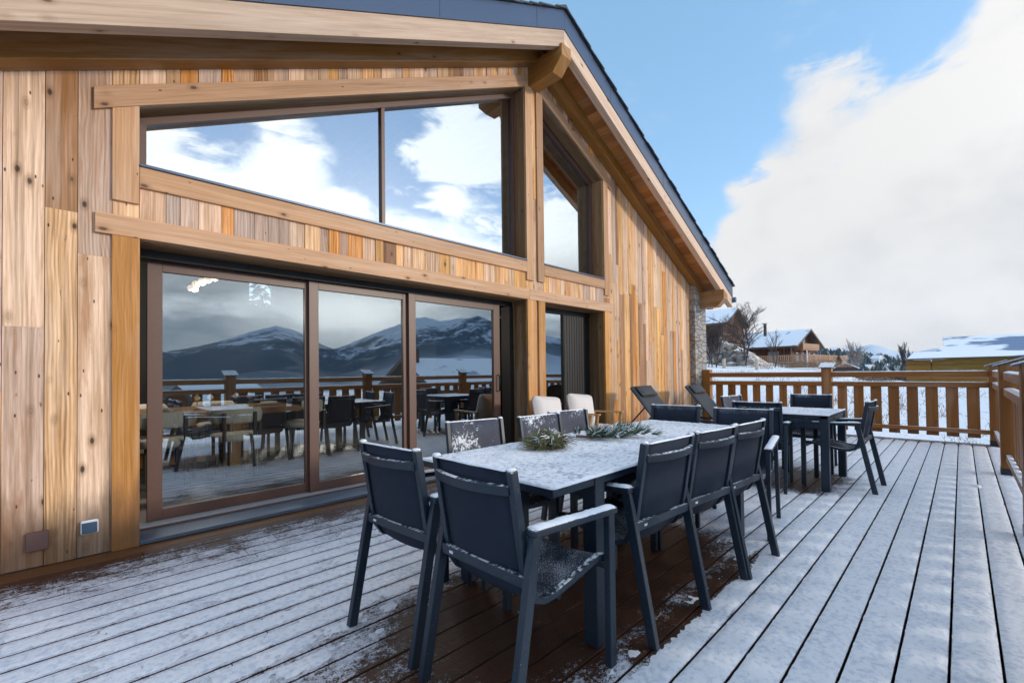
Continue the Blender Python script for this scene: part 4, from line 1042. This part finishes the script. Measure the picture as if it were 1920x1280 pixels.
# ------------------------------------------------------------------ neighbours
def house(name, label, ridge0, ridge1, halfw, zr, ze, zbase, over=1.0, wall=None, roofm=None, roof_t=.35):
    T = thing(name, label, 'house', (0, 0, 0)); A, B_ = Vector((*ridge0, 0)), Vector((*ridge1, 0)); d = (B_ - A).normalized(); n = Vector((-d.y, d.x, 0))
    m = MB()
    for s in (-1, 1):
        P = [A + Vector((0, 0, zr)), B_ + Vector((0, 0, zr)), B_ + n * s * halfw + Vector((0, 0, ze)), A + n * s * halfw + Vector((0, 0, ze))]
        lo = [m.bm.verts.new(p - Vector((0, 0, roof_t))) for p in P]; hi = [m.bm.verts.new(p) for p in P]; m.bm.faces.new(hi); m.bm.faces.new(lo[::-1])
        for i in range(4): m.bm.faces.new((lo[i], lo[(i + 1) % 4], hi[(i + 1) % 4], hi[i]))
    m.build('roof', roofm or M_ROOFB, T)
    w = halfw - over; k = (zr - ze) / halfw; m = MB(); A2, B2 = A + d * over * 1.3, B_ - d * over
    prof = [(-w, zbase), (w, zbase), (w, zr - k * w - roof_t - .02), (0, zr - roof_t - .02), (-w, zr - k * w - roof_t - .02)]
    a = [m.bm.verts.new(A2 + n * x + Vector((0, 0, z))) for x, z in prof]; b2 = [m.bm.verts.new(B2 + n * x + Vector((0, 0, z))) for x, z in prof]
    m.bm.faces.new(a); m.bm.faces.new(b2[::-1])
    for i in range(5): m.bm.faces.new((a[i], b2[i], b2[(i + 1) % 5], a[(i + 1) % 5]))
    m.setg(m.bm.verts[:], (0, 0, 1)); m.build('wall', wall or M_CHALET, T)
    return T, A, B_, d, n
T, A, B_, d, n = house('neighbour_chalet', 'dark brown chalet with snowy roof, pale balcony and terrace beyond the railing', (90.2, 13.9), (92.2, 29.5), 6.1, 8.05, 5.0, 1.4, 1.1)
M_PANE = plain('far_window_glass', (.25, .35, .42), .1, .2, 1)
def P3(u, v, z): q = A + d * u + n * v; return Vector((q.x, q.y, z))
def wbox(mb, u0, u1, v0, v1, z0, z1):
    vs = [mb.bm.verts.new(P3(u, v, z)) for u in (u0, u1) for v in (v0, v1) for z in (z0, z1)]
    for f in ((0, 1, 3, 2), (4, 6, 7, 5), (0, 4, 5, 1), (2, 3, 7, 6), (0, 2, 6, 4), (1, 5, 7, 3)): mb.bm.faces.new([vs[i] for i in f])
    mb.setg(vs, (0, 0, 1))
# n points to -x side (left hand of +y)
m = MB(); wbox(m, .1, 1.4, -3.6, 3.6, 4.35, 4.5); wbox(m, .05, .15, -3.6, 3.6, 4.55, 5.45); wbox(m, .1, 1.4, 3.5, 3.6, 4.55, 5.45); BAL = m.build('balcony', M_LARCH, T)
m = MB()
for v in (-2.8, 0, 2.8): m.beam(P3(1.5, v, 3.3), P3(.3, v, 4.35), .18, .18)
m.build('balcony_brace', M_LARCH, T)
m = MB(); wbox(m, -3.5, 12, 6.0, 12., 2.15, 2.35); wbox(m, -3.5, 1.3, -5, 6.0, 2.15, 2.35); m.build('terrace', M_LARCH, T)
m = MB()
for k in range(60):
    v = -5 + 17 * k / 59; wbox(m, -3.5, -3.44, v, v + .15, 2.45, 3.2)
for k in range(56):
    u = -3.5 + 15.5 * k / 55; wbox(m, u, u + .15, 11.95, 12.0, 2.45, 3.2)
wbox(m, -3.52, -3.42, -5, 12, 3.2, 3.32); wbox(m, -3.5, 12, 11.93, 12.03, 3.2, 3.32)
m.build('terrace_railing', M_LARCH, T)
for (v, z0, z1, w) in ((-2.6, 2.4, 4.1, 1.1), (.2, 2.4, 4.1, 1.1), (2.6, 2.4, 4.1, 1.2), (-.4, 4.9, 6.4, 1.2), (1.6, 4.9, 6.0, 1.0)):
    m = MB(); wbox(m, 1.36, 1.42, v - w / 2, v + w / 2, z0, z1); W_ = m.build('window', M_LARCH, T); m = MB(); wbox(m, 1.33, 1.365, v - w / 2 + .12, v + w / 2 - .12, z0 + .12, z1 - .12); m.build('pane', M_PANE, W_)
for u in (3.2, 7.):
    m = MB(); wbox(m, u, u + 1.8, 4.97, 5.04, 2.4, 4.2); W_ = m.build('window', M_LARCH, T); m = MB(); wbox(m, u + .15, u + 1.65, 5.04, 5.07, 2.5, 4.1); m.build('pane', M_PANE, W_)
m = MB(); wbox(m, 6.6, 6.98, 1.4, 1.78, 6.5, 9.35); CHM = m.build('chimney', M_BARK, T); m = MB(); wbox(m, 6.5, 7.2, 1.3, 2.0, 9.35, 9.5); m.build('chimney_cap', M_STUC, CHM)
T2, A, B_, d, n = house('upper_chalet', 'brown chalet with snowy roof higher up, just right of the stone corner', (74.6, 20.4), (74.8, 34.), 4.9, 10.9, 8.3, 3.2, .6)
m = MB(); wbox(m, -1.6, 1.0, 1., 5.4, 5.2, 5.4)
for k in range(12): wbox(m, -1.6 + k * .2, -1.5 + k * .2, 5.35, 5.4, 5.4, 6.15)
wbox(m, -1.62, 1., 5.33, 5.42, 6.15, 6.27); m.build('balcony', M_CHALET, T2)
T3, A, B_, d, n = house('opposite_chalet', 'snow roofed chalet with chimney, mirrored in the right hand glass door', (17.5, -24.5), (28, -22.5), 6.0, 2.35, .1, -4.5, .8, roofm=M_ROOFB)
m = MB(); wbox(m, .6, 1.0, .6, 1.0, 1.6, 3.0); m.build('chimney', M_BARK, T3)
T5, A, B_, d, n = house('meadow_chalet', 'low snow roofed chalet on the slope below the deck, mirrored in the left pane', (6., -38), (12, -40), 5., .5, -1.6, -5., .8, roofm=M_ROOFB)
# barn with board wall and broken snowy roof at the right edge
T4 = thing('board_clad_barn', 'low building with honey brown board wall and snowy roof at the right edge', 'building', (0, 0, 0))
m = MB(); zl = [-1.6, -.9, -.2, .35, .72, 1.02, 1.28, 1.485]
for z0, z1 in zip(zl, zl[1:]):
    y = -2.49
    for wd in (.757, 2.6, 2.6, 2.6, 2.2):
        m.box(24., 24.06, y - wd + .012, y - .012, z0 + .006, min(z1 - .006, 9), (0, 1, 0)); y -= wd
y = -3.247
m.box(24.002, 24.06, -13.2, y - .012, 1.486, 1.515, (0, 1, 0)); m.box(24.062, 30.5, -13.2, -2.5, -1.6, 1.40, (0, 1, 0))
m.build('wall', M_WALLB, T4)
m = MB()
def slab(mb, P, t):
    lo = [mb.bm.verts.new(Vector(p) - Vector((0, 0, t))) for p in P]; hi = [mb.bm.verts.new(p) for p in P]; mb.bm.faces.new(hi); mb.bm.faces.new(lo[::-1]); nn = len(P)
    for i in range(nn): mb.bm.faces.new((lo[i], lo[(i + 1) % nn], hi[(i + 1) % nn], hi[i]))
slab(m, [(23.7, -2.55, 1.525), (23.7, -3.2, 1.54), (23.7, -13.4, 1.60), (26.2, -13.4, 1.90), (26.2, -3.0, 1.852), (26., -2.63, 1.84)], .045)
m.build('lower_roof', M_ROOFA, T4)
m = MB(); slab(m, [(26.21, -3.30, 1.845), (26.21, -13.4, 1.93), (31., -13.4, 2.75), (31., -3.43, 2.66), (28., -3.53, 2.15)], .06)
m.build('upper_roof', M_ROOFA, T4)
m = MB(); m.prism([(26.25, 1.2), (31, 1.2), (31, 2.55), (28, 2.05), (26.25, 1.76)], -13.3, -3.62, 'xz'); m.build('gable', M_WALLB, T4)

# retaining wall of boulders
random.seed(11); m = MB()
def wallz(y): return np.interp(y, [11.0, 12.2, 14, 16, 20, 26], [1.5, 2.5, 3.9, 4.9, 5.6, 6.2])
for i in range(330):
    y = random.uniform(11.2, 25); zt = float(wallz(y)); z = random.uniform(1.0, zt); x = 51.0 + (z - 1) * .55 + random.uniform(-.25, .25)
    m.blob((x, y, z), random.uniform(.30, .62), 1, .7, (1, 1.15, .8), 1.3)
m.prism([(11.5, 0), (26, 0), (26, 5.6), (20, 5.0), (16, 4.2), (14, 3.2), (12.2, 1.8)], 54.4, 60, 'yz')
tag(m.build('boulder_wall', M_BOULD), 'retaining wall of big snow dusted boulders on the slope left of the chalet', 'boulder wall')

M_FIRSNOW = mat_snowroof('snow_laden_fir', (.02, .035, .03), .02, 5.)
# ------------------------------------------------------------------ trees
def bare_tree(name, label, x, y, h, spread=.45, mat=M_BARK, levels=5, r0=.09, stems=1, group=None, ang=.55, twig=3, cat='tree'):
    z = gzp(x, y) - .15; T = thing(name, label, cat, (x, y, z), 0, group); tm, cm = MB(), MB()
    def grow(p, d, L, r, lev, mb_):
        mid = p + d * L * .5 + Vector((random.gauss(0, .04), random.gauss(0, .04), 0)) * L; q = p + d * L + Vector((random.gauss(0, .06), random.gauss(0, .06), 0)) * L
        mb_.tube([p, mid, q], [r, r * .8, r * .6], 4 if lev > 1 else 6)
        if lev >= levels: return
        for k in range(twig + (0 if lev > 0 else 5)):
            t = random.uniform(.22 if lev else .18, 1.) ; s = p.lerp(q, t); a = random.uniform(0, 6.28); o = Vector((math.cos(a), math.sin(a), 0)); nd = (d * 1. + o * random.uniform(.4, 1.) * ang * 1.3 + Vector((0, 0, .18))).normalized()
            grow(s, nd, L * random.uniform(.45, .72) * (1.15 - .4 * t), r * .5, lev + 1, cm)
    for s in range(stems):
        dd = Vector((random.gauss(0, .12) * (stems > 1), random.gauss(0, .12) * (stems > 1), 1)).normalized(); off = Vector((random.gauss(0, .25), random.gauss(0, .25), 0)) * (stems > 1)
        grow(off, dd, h * .62, r0, 0, tm)
    tm.build('trunk', mat, T); cm.build('crown', mat, T); return T
random.seed(5)
bare_tree('bare_tree', 'round leafless tree standing on the boulder wall left of the dark chalet', 50.5, 12.0, 8.0, levels=4, r0=.09, ang=.85, twig=6)
bare_tree('bare_tree', 'slim leafless tree in front of the snowy chalet roof', 53., 9.9, 4.6, levels=4, r0=.055, ang=.5, twig=3)
bare_tree('bare_shrub', 'dense dark leafless shrub against the stone corner of the chalet', 46., 13.3, 4.6, levels=4, r0=.05, stems=6, ang=.4, twig=4, cat='shrub')
bare_tree('bare_tree', 'pale leafless tree standing alone above the russet bushes', 118., 11.8, 8.6, mat=M_BIRCH, levels=4, r0=.16, ang=.55, twig=5)
bare_tree('poplar', 'leafless upright poplar, left of the pair near the barn', 129., 5.6, 8.6, mat=M_BARK, levels=4, r0=.13, ang=.22, twig=5)
bare_tree('poplar', 'leafless upright poplar, right of the pair near the barn', 129., 3.9, 8.2, mat=M_BARK, levels=4, r0=.13, ang=.22, twig=5)
def conifer(name, label, x, y, h, w, mat=M_CONIF, group=None):
    z = gzp(x, y) - .2; T = thing(name, label, 'tree', (x, y, z), random.uniform(0, 6), group); t = MB(); t.tube([(0, 0, 0), (0, 0, h * .95)], [w * .07, w * .015], 6); t.build('trunk', M_BARK, T); m = MB()
    n = int(90)
    for i in range(n):
        k = (i / n) ** .9; zz = h * (.08 + .90 * k); rr = w * (1 - k) * random.uniform(.6, 1.15) + .02; a = i * 2.4 + random.uniform(-.4, .4); dirv = Vector((math.cos(a), math.sin(a), -.28)); sd = Vector((-math.sin(a), math.cos(a), 0)) * rr * .30
        p = Vector((0, 0, zz)); q = p + dirv * rr
        v = [m.bm.verts.new(c) for c in (p + Vector((0, 0, h * .03)), p + dirv * rr * .6 + sd, q, p + dirv * rr * .6 - sd, p + dirv * rr * .5 - Vector((0, 0, rr * .25)))]
        m.bm.faces.new((v[0], v[1], v[2])); m.bm.faces.new((v[0], v[2], v[3])); m.bm.faces.new((v[4], v[2], v[1])); m.bm.faces.new((v[4], v[3], v[2]))
    m.build('crown', mat, T); return T
conifer('conifer', 'small dark green fir growing in front of the terrace of the brown chalet', 76.5, 8.0, 3.2, 1.25)
conifer('conifer', 'broad dark fir beside the left one of the two poplars', 115., 5.4, 3.9, 1.5)
conifer('conifer', 'dark fir behind the right gable of the brown chalet', 108., 15., 4.2, 1.9)
conifer('conifer', 'tall narrow fir in the valley between the lone pale tree and the poplars', 160., 9.2, 5.5, 1.8)
random.seed(3); m = MB()     # wooded hillside with scattered small conifers: one mass
for i in range(2600):
    az = random.uniform(3.2, 14.); r = random.uniform(190, 900); x, y = r * math.cos(rad(az)), r * math.sin(rad(az)) - 4.08
    if mnoise.noise(Vector((x * .012, y * .02, 0))) < -.18: continue
    z = gzp(x, y); h = random.uniform(3., 6.5) * (.7 + r / 1400); w = h * random.uniform(.22, .42)
    b0 = [m.bm.verts.new((x + w * math.cos(t) * random.uniform(.7, 1.2), y + w * math.sin(t) * random.uniform(.7, 1.2), z + h * .1)) for t in (0, 1.05, 2.1, 3.14, 4.2, 5.2)]
    b1 = [m.bm.verts.new((x + w * .6 * math.cos(t) * random.uniform(.6, 1.2), y + w * .6 * math.sin(t) * random.uniform(.6, 1.2), z + h * .55)) for t in (.5, 1.55, 2.6, 3.6, 4.7, 5.7)]
    tp = m.bm.verts.new((x, y, z + h))
    for k in range(6): m.bm.faces.new((b0[k], b0[(k + 1) % 6], b1[k])); m.bm.faces.new((b0[(k + 1) % 6], b1[(k + 1) % 6], b1[k])); m.bm.faces.new((b1[k], b1[(k + 1) % 6], tp))
def mat_frost():
    mt, nt, b = material('frosted_conifers'); P = position(nt); nz = sep(nt, normal(nt))[2]; n1 = noise(nt, P, .25, 3)
    c = mix(nt, n1, (.015, .035, .045), (.06, .085, .085)); fr = (nz * .8 + noise(nt, P, .05, 3) * 1.2 - .85).step(.0, .3)
    bs(nt, b, mix(nt, fr * .8, c, (.70, .74, .80)), .95); return mt
tag(m.build('wooded_hillside', mat_frost(), kind='stuff'), 'frosted conifers covering the far hillside behind the brown chalet', 'woods')
# houses of the town on the far slope
random.seed(8)
HV = [(7.9, 330, 'cream'), (8.6, 290, 'pale'), (9.3, 420, 'cream'), (6.6, 260, 'yellow'), (5.2, 230, 'yellow'), (5.9, 380, 'white'), (7.2, 470, 'white'), (8.2, 560, 'cream'), (4.4, 300, 'ochre'), (9.6, 250, 'stone')]
pos = ['left of the lone pale tree', 'nearest the balcony of the brown chalet', 'highest, just right of the chalet roof', 'below the dark firs in the middle', 'nearest the left poplar', 'midway up between lone tree and poplars', 'high up right of the lone tree', 'highest on the skyline right of the chalet', 'just left of the barn roof', 'directly beside the chalet terrace']
for (az, r, c), ps in zip(HV, pos):
    x, y = r * math.cos(rad(az)), r * math.sin(rad(az)) - 4.08; z = gzp(x, y)
    colr = {'cream': (.5, .42, .30), 'pale': (.55, .50, .45), 'yellow': (.62, .5, .28), 'white': (.65, .66, .66), 'ochre': (.5, .34, .18), 'stone': (.48, .42, .36)}[c]
    house('town_house', 'small %s house with snowy roof, %s' % (c, ps), (x, y - r * .007), (x + 3, y + r * .007), r * .0065, z + r * .014, z + r * .009, z - 2, .3, plain('render_' + c, colr, .8, .1, 1), M_SNOW, .25)
# bushes on the near slope
def bush(label, x, y, r, h, mat, n=420, name='bush', cat='bush'):
    z = gzp(x, y); m = MB()
    for i in range(n):
        a = random.uniform(0, 6.28); rr = r * math.sqrt(random.random()); p = Vector((math.cos(a) * rr, math.sin(a) * rr * 1.6, -.1)); L = h * random.uniform(.5, 1.1) * (1 - .5 * (rr / r) ** 2)
        q = p + Vector((random.gauss(0, .25) * h, random.gauss(0, .25) * h, L)); m.tube([p, p.lerp(q, .5) + Vector((random.gauss(0, .05), random.gauss(0, .05), 0)), q], [.018 * h, .012 * h, .003 * h], 3)
    o = m.build(name, mat); o.location = (x, y, z); tag(o, label, cat); return o
bush('russet leafless bush thicket behind the middle post cap of the end railing', 60., 3.6, 2.4, 1.3, M_REDBUSH, 700)
bush('tan dry shrubs on the slope under the terrace of the brown chalet', 66., 9.8, 3.0, 1.3, M_GRASSD, 800)
bush('grey brown brushwood at the foot of the boulder wall', 50., 11.6, 1.5, .8, M_TWIG, 300)
bush('low dark bushes left of the barn wall', 42., -.3, 1.6, .55, M_CONIF, 500)
m = MB(); random.seed(2)      # tufts of dry grass poking through the snow beyond the railing
for i in range(2600):
    az = random.uniform(-14, 26); r = 11 + 38 * random.random() ** 1.6; x, y = r * math.cos(rad(az)), r * math.sin(rad(az)) - 4.08
    if mnoise.noise(Vector((x * .5, y * .5, 5))) < .0: continue
    z = gzp(x, y) - .05
    for k in range(5):
        b0 = Vector((x + random.gauss(0, .09), y + random.gauss(0, .09), z)); t = b0 + Vector((random.gauss(0, .09), random.gauss(0, .12), random.uniform(.1, .30))); w = Vector((0, .006, 0))
        m.bm.faces.new([m.bm.verts.new(q) for q in (b0 - w, b0 + w, t)])
tag(m.build('dry_grass', M_GRASSD, kind='stuff'), 'dry grass blades poking through the snow beyond the railing', 'grass')
conifer('conifer', 'snow laden fir behind the house, glimpsed through the small rear window', 4.9, 13.4, 5.6, 2.3, M_FIRSNOW)
# posts and shed
m = MB(); m.tube([(66, 9.6, gzp(66, 9.6)), (66, 9.6, gzp(66, 9.6) + 2.1)], .06, 8); tag(m.build('marker_post', M_WHITE), 'thin white marker post on the slope below the terrace', 'post')
for lab, x, y in (('short grey post at the foot of the boulder wall, the left one', 45.8, 12.4), ('short grey post right of the bare tree foot', 47., 9.8)):
    m = MB(); m.tube([(x, y, gzp(x, y) - .1), (x, y, gzp(x, y) + 1.05)], .16, 10); tag(m.build('bollard', M_STUC), lab, 'post', 'grey posts on the slope')
house('garden_shed', 'little snow roofed shed right behind the middle railing post', (75, 7.0), (78, 7.6), 1.5, 1.95, 1.25, .2, .2, M_DKWOOD, M_SNOW, .12)

# ------------------------------------------------------------------ sky, sun
SUN_AZ, SUN_EL = -64., 12.6
W = bpy.data.worlds.new('World'); SC.world = W; W.use_nodes = True; nt = W.node_tree; nt.nodes.clear()
out = nt.nodes.new('ShaderNodeOutputWorld'); bg = nt.nodes.new('ShaderNodeBackground'); nt.links.new(bg.outputs[0], out.inputs[0])
sky = nt.nodes.new('ShaderNodeTexSky'); sky.sky_type = 'NISHITA'; sky.sun_disc = False; sky.sun_elevation = rad(SUN_EL); sky.sun_rotation = rad(90 - SUN_AZ); sky.air_density = 1.; sky.dust_density = .6; sky.altitude = 1500
D = coords(nt, 'Generated'); dx, dy, dz = sep(nt, D)
azn = nt.nodes.new('ShaderNodeMath'); azn.operation = 'ARCTAN2'; nt.links.new(dy.s, azn.inputs[0]); nt.links.new(dx.s, azn.inputs[1]); az = X(nt, azn.outputs[0]) * (180 / math.pi)
eln = nt.nodes.new('ShaderNodeMath'); eln.operation = 'ARCSINE'; nt.links.new(dz.s, eln.inputs[0]); el = X(nt, eln.outputs[0]) * (180 / math.pi)
Dv = vec(nt, dx, dy, dz * 1.5)
nf = noise(nt, Dv, 4.2, 8, .58, .3); nw = noise(nt, vec(nt, dx * 1., dy * 1., dz * 3.), 11., 6, .62, .6); nb = noise(nt, D, 2.2, 3)
top = curve(nt, az, [(-180, 20), (-120, 24), (-92, 31), (-86, 31), (-80, 26), (-72, 27), (-64, 24.5), (-58, 20), (-50, 21), (-44, 20), (-36, 22), (-20, 28), (-6, 34), (-2, 30), (1, 27.5), (4, 26), (8, 26.), (13, 26.5), (17, 23.5), (20, 19), (22, 16), (24, 9), (28, 4), (40, 2), (90, 6), (180, 20)], (-180, 180), (0, 40))
dd = top - el + (nf - .5) * 20. + (nw - .5) * 6. + (.42 - voro(nt, vec(nt, dx + nf * .25, dy + nw * .2, dz * 1.5), 8.)) * 7.
c1 = dd.step(-1.4, 2.9)
# wisps higher up (a torn cloud mirrored in the right half of the wide window)
blob = ((az + 50.5) * (1 / 8.)).pow(2.) + ((el - 27.) * (1 / 5.)).pow(2.)
c2 = (1.25 - blob + (nf - .5) * 3.2 + (nw - .5) * 3.).step(.1, .9) * .8
c3 = (nw * .6 + nf * .5 - .58).step(.03, .2) * .55 * (1 - az.step(-20, 5) * .75)
cl = c1.max(c2).max(c3)
cl = cl.max(el.step(11., 3.) * .9).max(el.step(42., 60.) * .45)  # low cloud, plus an unseen layer overhead added to brighten the deck
# shading of the cloud: white tops, grey undersides, bright round the hidden sun, slate blue bank low over the mirrored mountains
shade = (noise(nt, Dv, 3.1, 7, .62) * .9 + dd * -.012 + .36).clamp()
ccol = mix(nt, shade.step(.40, .74), (.88, .89, .92), (1.14, 1.13, 1.11))
lowm = el.step(14., 5.) * az.step(-22., -42.) * az.step(-130., -100.)
bank = mix(nt, noise(nt, vec(nt, dx, dy, dz * 2.4), 6., 5, .6).step(.35, .7), (.42, .58, .70), (1.0, 1.08, 1.12))
ccol = mix(nt, lowm * .95, ccol, bank)
ad = ((az + 64.) * (1 / 9.)).pow(2.) + ((el - 7.2) * (1 / 3.4)).pow(2.)
band = noise(nt, vec(nt, dx, dy, dz * 3.), 4.5, 5, .6).step(.36, .58) * ((el - 7.6) * (1 / 2.2)).pow(2.).step(1.6, .0) * lowm
ccol = mix(nt, band * .85, ccol, (2.6, 2.7, 2.75))
glow = (0. - ad + (nf - .5) * 1.5)._m('EXPONENT').min(1.6)
ccol = mix(nt, (glow * .8).clamp(), ccol, (3.4, 3.35, 3.2))
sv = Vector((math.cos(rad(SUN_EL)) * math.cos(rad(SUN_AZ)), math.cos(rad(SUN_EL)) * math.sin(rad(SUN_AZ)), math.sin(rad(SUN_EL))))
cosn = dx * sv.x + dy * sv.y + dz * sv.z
bright = cosn.max(0.).pow(5.) * el.step(9., 17.) * 2.3 + el.step(44., 62.) * .95 + el.step(15., 2.) * (1 - lowm) * .16 + 1.  # extra sunward and overhead cloud brightness, added to light façade and deck
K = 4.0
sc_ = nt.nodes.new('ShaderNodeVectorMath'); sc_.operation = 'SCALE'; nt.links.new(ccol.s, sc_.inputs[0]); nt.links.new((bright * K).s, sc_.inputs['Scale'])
hz = nt.nodes.new('ShaderNodeVectorMath'); hz.operation = 'MULTIPLY_ADD'; nt.links.new(sky.outputs[0], hz.inputs[0]); hz.inputs[1].default_value = (1.15, 1.1, 1.2); hz.inputs[2].default_value = (.62, 1.42, 2.0)
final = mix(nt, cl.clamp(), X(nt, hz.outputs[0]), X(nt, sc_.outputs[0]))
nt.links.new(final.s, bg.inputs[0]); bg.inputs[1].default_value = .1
sl = bpy.data.lights.new('sun', 'SUN'); sl.energy = 1.2; sl.angle = rad(5.2); sl.color = (1., .90, .76); so = bpy.data.objects.new('sun', sl); COL.objects.link(so)
so.rotation_euler = (-sv).to_track_quat('-Z', 'Y').to_euler()

mb = MB(); mb.box(-7300, 7300, -7300, 7300, -215, 900)
hm = bpy.data.materials.new('haze'); hm.use_nodes = True; hn = hm.node_tree; hn.nodes.clear(); ho = hn.nodes.new('ShaderNodeOutputMaterial'); hv = hn.nodes.new('ShaderNodeVolumePrincipled')
hv.inputs['Color'].default_value = (.72, .84, 1., 1); hv.inputs['Density'].default_value = .000045; hn.links.new(hv.outputs[0], ho.inputs['Volume'])
mb.build('haze', hm, kind='stuff')
# ------------------------------------------------------------------ camera
cam = bpy.data.cameras.new('camera'); co = bpy.data.objects.new('camera', cam); COL.objects.link(co); SC.camera = co
F_PX, SH, YAW, PIT, ROL, CY, CZ = 838., 44.356, .788122, .016202, -.012163, 4.0768, 1.18
cam.sensor_fit = 'HORIZONTAL'; cam.sensor_width = 36; cam.lens = F_PX / 1920 * 36; cam.shift_y = SH / 1920; cam.clip_start = .05; cam.clip_end = 20000
cy_, sy_ = math.cos(YAW), math.sin(YAW); Fw = Vector((cy_, sy_, 0)); Rt = Vector((sy_, -cy_, 0)); Up = Vector((0, 0, 1))
F2 = Fw * math.cos(PIT) + Up * math.sin(PIT); U2 = -Fw * math.sin(PIT) + Up * math.cos(PIT)
R3 = Rt * math.cos(ROL) + U2 * math.sin(ROL); U3 = -Rt * math.sin(ROL) + U2 * math.cos(ROL)
M = Matrix((R3, U3, -F2)).transposed().to_4x4(); M.translation = Vector((0, -CY, CZ)); co.matrix_world = M

SC.view_settings.view_transform = 'Standard'; SC.view_settings.look = 'None'; SC.view_settings.gamma = 1; SC.view_settings.exposure = 1.0
SC.cycles.max_bounces = 8; SC.cycles.transparent_max_bounces = 12; SC.cycles.caustics_reflective = False; SC.cycles.caustics_refractive = False; SC.cycles.use_denoising = True
SC.cycles.sample_clamp_indirect = 6.
